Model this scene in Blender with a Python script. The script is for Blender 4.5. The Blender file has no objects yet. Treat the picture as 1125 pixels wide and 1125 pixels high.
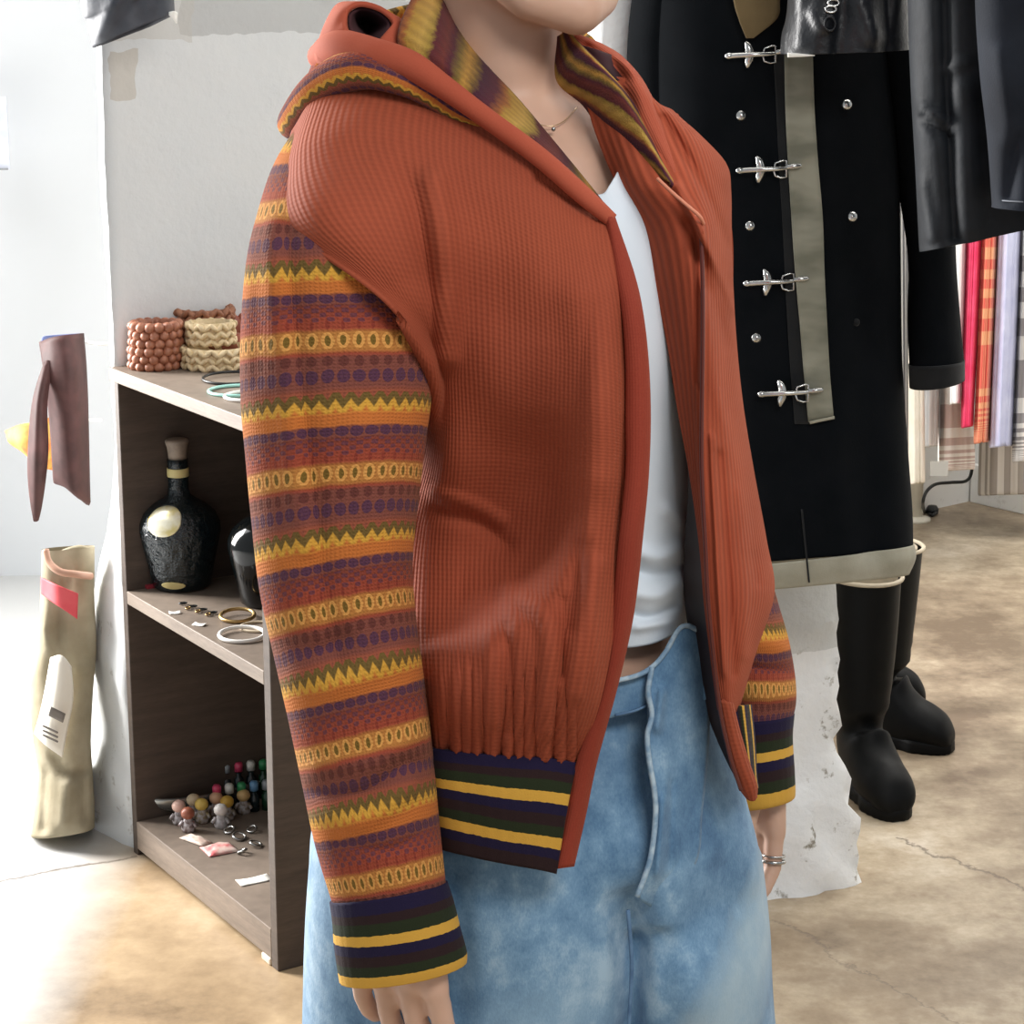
import bpy, math, random
import numpy as np
from mathutils import Vector, Matrix, noise as mnoise

# ---------------------------------------------------------------- camera, world, lights, exposure
sc = bpy.context.scene
COL = sc.collection
FPX, HCAM, PITCH = 2400.0, 1.40, math.radians(13.4)
cam_d = bpy.data.cameras.new('camera'); cam_d.sensor_width = 36.0; cam_d.lens = 36.0 * FPX / 1125.0
cam_d.clip_start = 0.05; cam_d.clip_end = 60
cam = bpy.data.objects.new('camera', cam_d); COL.objects.link(cam)
cam.location = (0, 0, HCAM); cam.rotation_euler = (math.pi / 2 - PITCH, 0, 0)
sc.camera = cam

world = bpy.data.worlds.new('world'); sc.world = world; world.use_nodes = True
wb = world.node_tree.nodes['Background']
wb.inputs[0].default_value = (0.93, 0.97, 1.0, 1); wb.inputs[1].default_value = 0.50

def area(name, loc, target, sx, sy, power, color=(1, 1, 1)):
    l = bpy.data.lights.new(name, 'AREA'); l.shape = 'RECTANGLE'; l.size = sx; l.size_y = sy
    l.energy = power; l.color = color
    o = bpy.data.objects.new(name, l); COL.objects.link(o); o.location = loc
    o.rotation_euler = (Vector(target) - Vector(loc)).to_track_quat('-Z', 'Y').to_euler()
    return o
area('daylight_window', (-2.6, 4.0, 1.5), (-0.75, 1.3, 0.9), 1.2, 2.0, 320, (1.0, 0.98, 0.96))
area('left_wall_fill', (-2.0, 3.9, 2.9), (-1.8, 4.8, 0.5), 1.6, 1.2, 33, (1.0, 0.99, 0.98))  # added fill light, brightens the left wall to match its floor
area('ceiling_lamps_front', (0.7, 0.2, 2.4), (0.1, 1.7, 0.9), 1.0, 0.5, 26, (1.0, 0.98, 0.96))
area('ceiling_lamps_middle', (0.9, 3.2, 3.2), (0.9, 3.9, 0), 2.4, 1.2, 46, (1.0, 0.95, 0.88))
area('ceiling_lamps_back', (1.9, 4.9, 2.6), (2.0, 5.4, 0), 1.6, 1.0, 58, (1.0, 0.96, 0.9))
vs = sc.view_settings
vs.view_transform = 'Standard'; vs.look = 'None'; vs.gamma = 1.0; vs.use_curve_mapping = False
vs.exposure = 0.0

# ---------------------------------------------------------------- projection helpers (plain geometry of the viewpoint)
sp, cp = math.sin(PITCH), math.cos(PITCH)
def P(px, py, Y):
    r = (px - 562.5) / FPX; u = -(py - 562.5) / FPX
    d = np.array([r, cp + u * sp, -sp + u * cp])
    p = d * (Y / d[1]); p[2] += HCAM
    return p
def G(px, py, z=0.0):
    r = (px - 562.5) / FPX; u = -(py - 562.5) / FPX
    d = np.array([r, cp + u * sp, -sp + u * cp])
    p = d * ((z - HCAM) / d[2]); p[2] = z
    return p
CAM = np.array([0, 0, HCAM])
def project(V):
    V = np.asarray(V, float) - CAM
    fwd = V[..., 1] * cp - V[..., 2] * sp
    up = V[..., 1] * sp + V[..., 2] * cp
    return 562.5 + FPX * V[..., 0] / fwd, 562.5 - FPX * up / fwd

# ---------------------------------------------------------------- objects
ORG = {}
def thing(name, label, cat, loc=(0, 0, 0), group=None):
    o = bpy.data.objects.new(name, None); COL.objects.link(o)
    o.location = loc; o.empty_display_size = 0.05
    o['label'] = label; o['category'] = cat
    if group: o['group'] = group
    ORG[o.name] = np.array(loc, float)
    return o
def tag(o, label=None, cat=None, group=None, kind=None):
    if label: o['label'] = label
    if cat: o['category'] = cat
    if group: o['group'] = group
    if kind: o['kind'] = kind
    return o
def obj(name, VF, m, parent=None, smooth=True, uv=None, solid=0, bevel=0, subsurf=0, loc=None):
    V, Fc = VF
    V = np.asarray(V, float)
    if parent is not None: org = ORG[parent.name]
    elif loc is not None: org = np.array(loc, float)
    else:
        org = np.array([V[:, 0].mean(), V[:, 1].mean(), V[:, 2].min()])
    me = bpy.data.meshes.new(name)
    me.from_pydata([tuple(v) for v in (V - org)], [], [tuple(int(i) for i in f) for f in Fc])
    if smooth: me.polygons.foreach_set('use_smooth', [True] * len(me.polygons))
    if uv is not None:
        l = me.uv_layers.new(name='UVMap'); k = 0
        for f, fu in zip(Fc, uv):
            for t in fu: l.data[k].uv = t; k += 1
    me.validate(); me.update()
    o = bpy.data.objects.new(name, me); COL.objects.link(o)
    if isinstance(m, (list, tuple)):
        for x in m: me.materials.append(x)
    else: me.materials.append(m)
    if parent is not None:
        o.parent = parent; ORG[o.name] = org
    else:
        o.location = org; ORG[o.name] = org
    if bevel:
        b = o.modifiers.new('bevel', 'BEVEL'); b.width = bevel; b.segments = 2; b.limit_method = 'ANGLE'
    if solid:
        s = o.modifiers.new('solid', 'SOLIDIFY'); s.thickness = abs(solid); s.offset = 1 if solid > 0 else -1
    if subsurf:
        s = o.modifiers.new('sub', 'SUBSURF'); s.levels = subsurf; s.render_levels = subsurf
    return o
def join(*parts):
    V = []; Fc = []; n = 0
    for v, f in parts:
        V.append(np.asarray(v, float)); Fc += [tuple(i + n for i in x) for x in f]; n += len(v)
    return np.vstack(V), Fc

# ---------------------------------------------------------------- shapes
def cr(p, n):
    p = np.asarray(p, float); m = len(p)
    if m == 2:
        t = np.linspace(0, 1, n)[:, None]; t = t.reshape((n,) + (1,) * (p.ndim - 1))
        return p[0] * (1 - t) + p[1] * t
    t = np.linspace(0, m - 1 - 1e-9, n); i = t.astype(int); f = (t - i).reshape((n,) + (1,) * (p.ndim - 1))
    e = np.concatenate([[2 * p[0] - p[1]], p, [2 * p[-1] - p[-2]]])
    a, b, c, d = e[i], e[i + 1], e[i + 2], e[i + 3]
    return 0.5 * (2 * b + (c - a) * f + (2 * a - 5 * b + 4 * c - d) * f ** 2 + (3 * b - a - 3 * c + d) * f ** 3)
def grid_faces(nr, nc, closed=False):
    F_ = []
    cc = nc if closed else nc - 1
    for i in range(nr - 1):
        for j in range(cc):
            k = (j + 1) % nc
            F_.append((i * nc + j, (i + 1) * nc + j, (i + 1) * nc + k, i * nc + k))
    return F_
def ridge(px, py, folds):
    out = np.zeros_like(px)
    for poly, w, a in folds:
        p = cr(np.array(poly, float), 24) if len(poly) > 2 else np.array(poly, float)
        best = np.full(px.shape, 1e9)
        fade = np.ones_like(px)
        for s in range(len(p) - 1):
            A, B = p[s], p[s + 1]; d = B - A; L2 = (d ** 2).sum() + 1e-9
            t = np.clip(((px - A[0]) * d[0] + (py - A[1]) * d[1]) / L2, 0, 1)
            dd = np.hypot(px - A[0] - t * d[0], py - A[1] - t * d[1])
            best = np.minimum(best, dd)
        out += a * np.exp(-(best / w) ** 2)
    return out
def fold(V, folds, Yc=None, noise_amp=0.0, noise_scale=18, seed=0.0):
    V = np.asarray(V, float).copy(); px, py = project(V)
    a = ridge(px, py, folds) if folds else np.zeros(len(V))
    if noise_amp:
        a = a + noise_amp * np.array([mnoise.noise((x * noise_scale + seed, y * noise_scale, z * noise_scale * 0.5)) for x, y, z in V])
    if Yc is not None:
        w = np.clip((Yc - V[:, 1]) / 0.03, 0, 1); a = a * w
    d = CAM - V; d /= np.linalg.norm(d, axis=1)[:, None]
    return V + d * a[:, None]
def pdist(px, py, poly):
    p = cr(np.array(poly, float), 40); best = np.full(px.shape, 1e9)
    for A, B in zip(p[:-1], p[1:]):
        d = B - A; t = np.clip(((px - A[0]) * d[0] + (py - A[1]) * d[1]) / ((d ** 2).sum() + 1e-9), 0, 1)
        best = np.minimum(best, np.hypot(px - A[0] - t * d[0], py - A[1] - t * d[1]))
    return best * np.where(py > np.interp(px, p[:, 0], p[:, 1]), 1.0, -1.0)
def patch(ctrl, nu, nv, folds=None, uvf=None, noise_amp=0.0, noise_scale=18, seed=0.0, extra=None):
    """ctrl[row][col] = (px, py, depth); a smooth sheet through these points. uv in metres unless uvf given."""
    c = np.array(ctrl, float)
    a = cr(c, nv)
    a = np.swapaxes(cr(np.swapaxes(a, 0, 1), nu), 0, 1)
    V = np.array([P(*q[:3]) for q in a.reshape(-1, a.shape[-1])])
    if folds or noise_amp: V = fold(V, folds or [], None, noise_amp, noise_scale, seed)
    if extra:
        px, py = project(V); d = CAM - V; d /= np.linalg.norm(d, axis=1)[:, None]; V = V + d * extra(px, py)[:, None]
    W = V.reshape(nv, nu, 3)
    du = np.linalg.norm(np.diff(W, axis=1), axis=2).mean(0); dv = np.linalg.norm(np.diff(W, axis=0), axis=2).mean(1)
    U = np.concatenate([[0], np.cumsum(du)]); Vv = np.concatenate([[0], np.cumsum(dv)])
    Fc = grid_faces(nv, nu)
    if c.shape[-1] == 5: T = a.reshape(-1, 5)[:, 3:5]
    elif uvf: T = np.array([uvf(j / (nu - 1), i / (nv - 1)) for i in range(nv) for j in range(nu)])
    else: T = np.array([(U[j], Vv[i]) for i in range(nv) for j in range(nu)])
    uv = [[tuple(T[i]) for i in f] for f in Fc]
    return (V, Fc), uv
def rings(rows, nv, n=48, back=1.0, exp=1.0, radial=None):
    """rows = (Lx, Ly, Rx, Ry, depth, half depth, sag, v): an elliptical tube given by its two sides."""
    r = cr(np.array(rows, float), nv)
    V = []; T = []
    for q in r:
        L = P(q[0], q[1], q[4]); R = P(q[2], q[3], q[4]); C = (L + R) / 2
        mx, my = (q[0] + q[2]) / 2, (q[1] + q[3]) / 2
        B = P(mx, my + q[6], q[4] - q[5]) - C; A = (R - L) / 2
        for j in range(n):
            t = 2 * math.pi * j / n
            ct, st = math.cos(t), math.sin(t)
            if exp != 1.0:
                ct = math.copysign(abs(ct) ** exp, ct); st = math.copysign(abs(st) ** exp, st)
            k = back if st < 0 else 1.0
            s = 1.0 if radial is None else radial(t, q)
            V.append(C + (A * ct + B * st * k) * s)
    Fc = grid_faces(nv, n, True)
    vv = r[:, 7] if r.shape[1] > 7 else np.linspace(0, 1, nv)
    uv = []
    for i in range(nv - 1):
        for j in range(n):
            uv.append([(j / n, vv[i]), (j / n, vv[i + 1]), ((j + 1) / n, vv[i + 1]), ((j + 1) / n, vv[i])])
    return (np.array(V), Fc), uv
def cap(VF, n, first=True, last=True):
    V, Fc = VF; Fc = list(Fc); m = len(V)
    if first: Fc.append(tuple(range(n)))
    if last: Fc.append(tuple(range(m - 1, m - 1 - n, -1)))
    return V, Fc
def box(c, s, R=None):
    c = np.array(c, float); h = np.array(s, float) / 2
    V = np.array([[x, y, z] for x in (-1, 1) for y in (-1, 1) for z in (-1, 1)]) * h
    if R is not None: V = V @ np.array(R).T
    return V + c, [(0, 1, 3, 2), (4, 6, 7, 5), (0, 4, 5, 1), (2, 3, 7, 6), (0, 2, 6, 4), (1, 5, 7, 3)]
def obox(o, a, b, c):
    """box from corner o along three vectors"""
    o, a, b, c = [np.array(x, float) for x in (o, a, b, c)]
    V = [o + a * i + b * j + c * k for i in (0, 1) for j in (0, 1) for k in (0, 1)]
    Fc = [(0, 1, 3, 2), (4, 6, 7, 5), (0, 4, 5, 1), (2, 3, 7, 6), (0, 2, 6, 4), (1, 5, 7, 3)]
    if np.dot(np.cross(a, b), c) < 0: Fc = [f[::-1] for f in Fc]
    return np.array(V), Fc
def frame(d, hint=(0, 0, 1)):
    d = np.array(d, float); d /= np.linalg.norm(d)
    h = np.array(hint, float)
    if abs(np.dot(d, h)) > 0.95: h = np.array([1.0, 0, 0])
    x = np.cross(h, d); x /= np.linalg.norm(x); y = np.cross(d, x)
    return x, y, d
def tube(pts, rad, n=12, nv=None, closed=False, caps=True):
    pts = np.array(pts, float)
    rad = np.full(len(pts), rad, float) if np.isscalar(rad) else np.array(rad, float)
    if nv and not closed:
        q = cr(np.hstack([pts, rad[:, None]]), nv); pts, rad = q[:, :3], q[:, 3]
    m = len(pts); V = []
    T = np.roll(pts, -1, 0) - np.roll(pts, 1, 0) if closed else np.gradient(pts, axis=0)
    x, y, _ = frame(T[0])
    for i in range(m):
        d = T[i] / (np.linalg.norm(T[i]) + 1e-12)
        x = x - d * np.dot(x, d); x /= np.linalg.norm(x); y = np.cross(d, x)
        for j in range(n):
            t = 2 * math.pi * j / n
            V.append(pts[i] + rad[i] * (x * math.cos(t) + y * math.sin(t)))
    Fc = grid_faces(m, n, True)
    Fc = [f[::-1] for f in Fc]
    if closed:
        for j in range(n):
            k = (j + 1) % n
            Fc.append(((m - 1) * n + k, 0 * n + k, j, (m - 1) * n + j))
    elif caps:
        Fc.append(tuple(range(n - 1, -1, -1))); Fc.append(tuple(range((m - 1) * n, m * n)))
    return np.array(V), Fc
def ball(c, r, nu=16, nv=10, R=None):
    r = np.full(3, r) if np.isscalar(r) else np.array(r, float)
    V = [np.array([0, 0, 1.0])]
    for i in range(1, nv):
        for j in range(nu):
            a, b = math.pi * i / nv, 2 * math.pi * j / nu
            V.append(np.array([math.sin(a) * math.cos(b), math.sin(a) * math.sin(b), math.cos(a)]))
    V.append(np.array([0, 0, -1.0])); Fc = []
    for j in range(nu):
        k = (j + 1) % nu
        Fc.append((0, 1 + j, 1 + k)); Fc.append((len(V) - 1, 1 + (nv - 2) * nu + k, 1 + (nv - 2) * nu + j))
        for i in range(nv - 2):
            a = 1 + i * nu
            Fc.append((a + j, a + nu + j, a + nu + k, a + k))
    V = np.array(V) * r
    if R is not None: V = V @ np.array(R).T
    return V + np.array(c, float), Fc
def lathe(base, prof, n=32, axis=(0, 0, 1)):
    x, y, d = frame(axis); base = np.array(base, float)
    V = [base + d * z + r * (x * math.cos(2 * math.pi * j / n) + y * math.sin(2 * math.pi * j / n)) for r, z in prof for j in range(n)]
    Fc = [f[::-1] for f in grid_faces(len(prof), n, True)]
    Fc.append(tuple(range(n - 1, -1, -1))); Fc.append(tuple(range((len(prof) - 1) * n, len(prof) * n)))
    return np.array(V), Fc
def chain(pts, rad):
    """tapered limb: balls at joints, cones between (to be united by a remesh)"""
    out = []
    for i, (p, r) in enumerate(zip(pts, rad)):
        out.append(ball(p, r, 14, 10))
        if i: out.append(tube([pts[i - 1], p], [rad[i - 1], r], 14))
    return join(*out)
def remesh(o, voxel, smooth=4, fac=0.5):
    r = o.modifiers.new('remesh', 'REMESH'); r.mode = 'VOXEL'; r.voxel_size = voxel; r.use_smooth_shade = True
    if smooth:
        s = o.modifiers.new('smooth', 'SMOOTH'); s.iterations = smooth; s.factor = fac

# ---------------------------------------------------------------- materials
def lin(c):
    return tuple(((x / 255) / 12.92 if x / 255 <= 0.04045 else ((x / 255 + 0.055) / 1.055) ** 2.4) for x in c) + (1,)
class E:
    """arithmetic on shader sockets"""
    def __init__(s, nt, k): s.nt, s.k = nt, k
    def _m(s, op, *a):
        n = s.nt.nodes.new('ShaderNodeMath'); n.operation = op
        for i, x in enumerate((s,) + a):
            if isinstance(x, E): s.nt.links.new(x.k, n.inputs[i])
            else: n.inputs[i].default_value = float(x)
        return E(s.nt, n.outputs[0])
    def __add__(s, o): return s._m('ADD', o)
    def __sub__(s, o): return s._m('SUBTRACT', o)
    def __mul__(s, o): return s._m('MULTIPLY', o)
    def __truediv__(s, o): return s._m('DIVIDE', o)
    def gt(s, o): return s._m('GREATER_THAN', o)
    def lt(s, o): return s._m('LESS_THAN', o)
    def sin(s): return s._m('SINE')
    def frac(s): return s._m('FRACT')
    def abs(s): return s._m('ABSOLUTE')
    def mn(s, o): return s._m('MINIMUM', o)
    def mx(s, o): return s._m('MAXIMUM', o)
    def sat(s): return s.mx(0).mn(1)
    def pw(s, o): return s._m('POWER', o)
class Mat:
    def __init__(s, name, rough=0.7, metal=0.0, sheen=0.0, spec=0.5):
        s.m = bpy.data.materials.new(name); s.m.use_nodes = True; s.nt = s.m.node_tree
        s.b = s.nt.nodes['Principled BSDF']
        s.b.inputs['Roughness'].default_value = rough; s.b.inputs['Metallic'].default_value = metal
        s.b.inputs['Specular IOR Level'].default_value = spec
        if sheen: s.b.inputs['Sheen Weight'].default_value = sheen
        s.tc = s.nt.nodes.new('ShaderNodeTexCoord')
    def new(s, t): return s.nt.nodes.new(t)
    def link(s, a, b): s.nt.links.new(a, b)
    def xyz(s, which='Object'):
        n = s.new('ShaderNodeSeparateXYZ'); s.link(s.tc.outputs[which], n.inputs[0])
        return [E(s.nt, n.outputs[i]) for i in range(3)]
    def world(s):
        g = s.new('ShaderNodeNewGeometry'); n = s.new('ShaderNodeSeparateXYZ'); s.link(g.outputs['Position'], n.inputs[0])
        return [E(s.nt, n.outputs[i]) for i in range(3)]
    def noise(s, scale, detail=3, rough=0.5, which='Object', stretch=None):
        n = s.new('ShaderNodeTexNoise'); n.inputs['Scale'].default_value = scale
        n.inputs['Detail'].default_value = detail; n.inputs['Roughness'].default_value = rough
        src = s.tc.outputs[which]
        if stretch:
            mp = s.new('ShaderNodeMapping'); mp.inputs['Scale'].default_value = stretch; s.link(src, mp.inputs[0]); src = mp.outputs[0]
        s.link(src, n.inputs['Vector'])
        return E(s.nt, n.outputs[0])
    def ramp(s, e, stops, mode='LINEAR'):
        n = s.new('ShaderNodeValToRGB'); n.color_ramp.interpolation = mode
        el = n.color_ramp.elements
        while len(el) < len(stops): el.new(0.5)
        for x, (p, c) in zip(el, stops): x.position = p; x.color = lin(c)
        s.link(e.k, n.inputs[0]); return n.outputs[0]
    def mix(s, f, a, b, mode='MIX'):
        n = s.new('ShaderNodeMix'); n.data_type = 'RGBA'; n.blend_type = mode
        if isinstance(f, E): s.link(f.k, n.inputs[0])
        else: n.inputs[0].default_value = f
        for i, x in ((6, a), (7, b)):
            if isinstance(x, tuple): n.inputs[i].default_value = lin(x)
            else: s.link(x, n.inputs[i])
        return n.outputs[2]
    def color(s, x):
        if isinstance(x, tuple): s.b.inputs['Base Color'].default_value = lin(x)
        else: s.link(x, s.b.inputs['Base Color'])
        return s
    def bump(s, h, strength=0.3, dist=0.002):
        n = s.new('ShaderNodeBump'); n.inputs['Strength'].default_value = strength; n.inputs['Distance'].default_value = dist
        s.link(h.k if isinstance(h, E) else h, n.inputs['Height']); s.link(n.outputs[0], s.b.inputs['Normal']); return s
def simple(name, c1, c2=None, rough=0.7, metal=0.0, scale=20, sheen=0.0, bump=0.0, bscale=200, dist=0.001, spec=0.5):
    m = Mat(name, rough, metal, sheen, spec)
    if c2: m.color(m.ramp(m.noise(scale), [(0.35, c1), (0.65, c2)]))
    else: m.color(c1)
    if bump: m.bump(m.noise(bscale, 2), bump, dist)
    return m.m
# rust rib-knit cloth of the jacket: uv is in metres
def rust_mat(name, rib=0.0046, cross=0.0040, c1=(140, 64, 43), c2=(158, 76, 51), groove=0.28, strength=0.5, rough=0.85):
    m = Mat(name, rough, 0, 0.12, 0.15)
    m.b.inputs['Sheen Tint'].default_value = lin((240, 150, 110)); m.b.inputs['Sheen Roughness'].default_value = 0.5
    u, v, _ = m.xyz('UV')
    wob = m.noise(60, 2)
    a = ((u * (2 * math.pi / rib) + wob * 1.2).sin() * 0.5 + 0.5)
    c = ((v * (2 * math.pi / cross)).sin() * 0.5 + 0.5) if cross else None
    h = a * 0.75 + c * 0.25 if cross else a
    base = m.ramp(m.noise(9, 4), [(0.3, c1), (0.7, c2)])
    fuzz = m.noise(900, 1)
    dark = m.mix(((h * -1 + 1) * groove).sat(), base, (62, 24, 18))
    m.color(m.mix((fuzz * 0.12), dark, (214, 116, 86)))
    m.bump(h + fuzz * 0.3, strength, 0.0012)
    return m.m
M_RUST = rust_mat('rust rib knit')
M_CORD = rust_mat('rust wide rib knit', 0.0062, 0, groove=0.34, c1=(152, 69, 46), c2=(172, 83, 57))
M_PLACKET = rust_mat('red brown plain facing', 0.0022, 0.0022, (126, 46, 34), (138, 54, 40), 0.10, 0.2)
M_ROLL = rust_mat('rust hood edging', 0.0030, 0, (156, 72, 52), (172, 86, 64), 0.12, 0.3)

def fair_isle(name, nu=40.0, uv_scale=(1, 1), gain=1.0):
    m = Mat(name, 0.95, 0, 0.10, 0.12)
    m.b.inputs['Sheen Tint'].default_value = lin((255, 200, 150))
    u0, v0, _ = m.xyz('UV')
    nz = m.noise(110, 2) - 0.5
    nz2 = m.noise(75, 2) - 0.5
    u = u0 * nu + nz * 0.25; v = v0 * uv_scale[1] + nz2 * 0.03
    tri = (u.frac() - 0.5).abs() * 2 - 0.5
    f0 = (v + 10).frac()
    near = ((f0 + 0.5).frac() - 0.5).abs().lt(0.075)          # around the green / yellow teeth
    f = (v + 10 + tri * 0.07 * near).frac()
    C = {'green': (88, 84, 36), 'yel': (226, 172, 62), 'org': (206, 116, 48), 'pur': (62, 34, 72), 'mar': (112, 42, 42),
         'red': (154, 60, 46), 'och': (190, 128, 60), 'mau': (116, 62, 60), 'ind': (42, 26, 74), 'rust': (156, 78, 56)}
    base = m.ramp(f, [(0.0, C['green']), (0.015, C['yel']), (0.055, C['yel']), (0.09, C['org']), (0.165, C['org']), (0.185, C['mau']),
                      (0.25, C['mau']), (0.27, C['mar']), (0.38, C['red']), (0.44, C['red']), (0.47, C['och']), (0.60, C['och']),
                      (0.63, C['red']), (0.66, C['mau']), (0.88, C['mau']), (0.93, C['rust']), (0.94, C['green']), (1.0, C['green'])])
    fu = u.frac() - 0.5; fu2 = (u + 0.5).frac() - 0.5
    def blob(cx, cy, wx, wy, off=0):
        a = (fu2 if off else fu) / wx; b = (f0 - cy) / wy
        return (a * a + b * b).lt(1)
    col = m.mix(blob(0, 0.215, 0.46, 0.036), base, C['ind'])
    lat = ((u * (2 * math.pi)).sin() * ((v * (2 * math.pi * 14)).sin())).gt(0.1) * ((f0 - 0.33).abs().lt(0.065))
    col = m.mix(lat * 0.75, col, C['pur'])
    col = m.mix(blob(0, 0.415, 0.14, 0.035) * 0.85, col, (128, 36, 36))
    col = m.mix(blob(0, 0.53, 0.42, 0.062), col, (232, 168, 88))
    col = m.mix(blob(0, 0.53, 0.19, 0.04), col, (104, 92, 28))
    col = m.mix(blob(0, 0.685, 0.32, 0.040, 0), col, (76, 30, 42))
    col = m.mix(blob(0, 0.80, 0.42, 0.052), col, C['ind'])
    fuzz = m.noise(1100, 1)
    col = m.mix(fuzz * 0.2, col, (206, 136, 90))
    m.color(m.mix(0.24, col, (96, 54, 44)))
    kn = ((u * (2 * math.pi * 3)).sin() * 0.5 + 0.5) * ((v * (2 * math.pi * 36)).sin() * 0.5 + 0.5)
    m.bump(kn + fuzz * 0.8, 0.45, 0.0015)
    return m.m
M_ISLE = fair_isle('patterned yarn of the sleeves')
M_ISLE_HOOD = fair_isle('patterned yarn of the hood', 1.0)
def lining_mat():
    m = Mat('blurry banded yarn of the hood lining', 0.95, 0, 0.05, 0.1)
    u, v, _ = m.xyz('UV'); nz = m.noise(120, 3) - 0.5; n2 = m.noise(380, 2) - 0.5
    f = (v + nz * 0.10 + n2 * 0.05 + 10).frac()
    col = m.ramp(f, [(0, (166, 128, 58)), (.12, (182, 146, 74)), (.20, (150, 124, 58)), (.25, (86, 40, 44)), (.38, (104, 50, 44)), (.46, (78, 36, 46)), (.54, (112, 92, 46)), (.62, (172, 128, 60)), (.70, (110, 84, 44)), (.75, (66, 34, 48)), (.88, (84, 40, 48)), (.96, (150, 92, 50)), (1, (166, 128, 58))])
    w = ((u * 26 + nz * 2).sin() * 0.5 + 0.5) * 0.22
    m.color(m.mix(w, col, (70, 40, 36))); m.bump(m.noise(700, 2) + w, 0.5, 0.002); return m.m
M_HLIN = lining_mat()

def striped(name, stops, along='v'):
    m = Mat(name, 0.9, 0, 0.03, 0.12)
    u, v, _ = m.xyz('UV')
    nz = m.noise(260, 2) - 0.5
    e = (v if along == 'v' else u) + nz * 0.02
    NAV, BRN, GRN, YEL = (26, 22, 52), (40, 26, 28), (34, 44, 26), (208, 160, 66)
    cc = dict(n=NAV, b=BRN, g=GRN, y=YEL)
    st = [(p, cc[c]) for p, c in stops]
    base = m.ramp(e.sat(), st, 'CONSTANT')
    fuzz = m.noise(1000, 1)
    m.color(m.mix(fuzz * 0.05, base, (120, 96, 90)))
    ribs = ((u * 620).sin() * 0.5 + 0.5)
    m.bump(ribs * 0.7 + fuzz, 0.3, 0.001)
    return m.m
HEM_ST = [(0, 'n'), (.13, 'b'), (.22, 'g'), (.33, 'y'), (.43, 'n'), (.53, 'b'), (.63, 'g'), (.72, 'y'), (.81, 'n'), (.89, 'b')]
CUFF_ST = [(0, 'n'), (.15, 'b'), (.25, 'g'), (.38, 'y'), (.50, 'n'), (.62, 'b'), (.74, 'g'), (.86, 'y')]
M_HEM = striped('striped rib of the hem', HEM_ST)
M_CUFF = striped('striped rib of the cuff', CUFF_ST)
M_LINING = simple('dark brown lining', (52, 34, 30), (36, 26, 26), 0.6)
M_ZIP = simple('dark zip tape', (92, 38, 30), None, 0.4)
M_DARKHOLE = simple('maroon hood inside', (60, 24, 28), (44, 22, 30), 0.9)

def skin_mat():
    m = Mat('skin', 0.5, 0, 0, 0.4)
    m.color(m.ramp(m.noise(14, 4), [(0.3, (196, 158, 136)), (0.7, (208, 170, 148))]))
    m.b.inputs['Subsurface Weight'].default_value = 0.08
    m.b.inputs['Subsurface Radius'].default_value = (0.012, 0.005, 0.003)
    m.bump(m.noise(180, 3), 0.08, 0.001)
    return m.m
M_SKIN = skin_mat()
M_HAIR = simple('dark brown hair', (46, 34, 28), (66, 48, 38), 0.45, scale=80)
M_TANK = simple('white cotton jersey', (218, 229, 238), (224, 234, 242), 0.85, bump=0.12, bscale=500)

def denim_mat():
    m = Mat('light washed denim', 0.85, 0, 0.15, 0.2)
    n1 = m.noise(7, 5, 0.6, stretch=(1.2, 1.2, 0.7)); n2 = m.noise(45, 4, 0.6); n3 = m.noise(650, 2, 0.7, stretch=(1, 1, 0.5))
    base = m.ramp(n1 * 0.6 + n2 * 0.28 + n3 * 0.12, [(0.37, (66, 98, 132)), (0.46, (92, 128, 160)), (0.54, (118, 153, 182)), (0.64, (164, 190, 208))])
    X, Y, Z_ = m.world()
    def worn(cx, cz, wx, wz, k):
        a = (X - cx + (Z_ - cz) * -0.5) / wx; b = (Z_ - cz) / wz
        return ((a * a + b * b + (n2 - 0.5) * 1.2) * -1 + 1).sat() * k
    base = m.mix(worn(0.165, 0.60, 0.05, 0.16, 0.75), base, (176, 198, 208))
    base = m.mix(worn(-0.02, 0.56, 0.08, 0.12, 0.55), base, (158, 186, 204))
    base = m.mix(worn(0.04, 0.84, 0.09, 0.07, 0.35), base, (64, 94, 128))
    m.color(base); m.bump(n3 + n2 * 0.5, 0.3, 0.001)
    return m.m
M_DENIM = denim_mat()
M_DENIM_EDGE = simple('worn denim edge', (176, 196, 208), (120, 150, 176), 0.85, scale=120)
M_DENIM_DK = simple('darker denim', (70, 100, 134), (96, 128, 160), 0.85, scale=60, bump=0.3, bscale=600)

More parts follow.
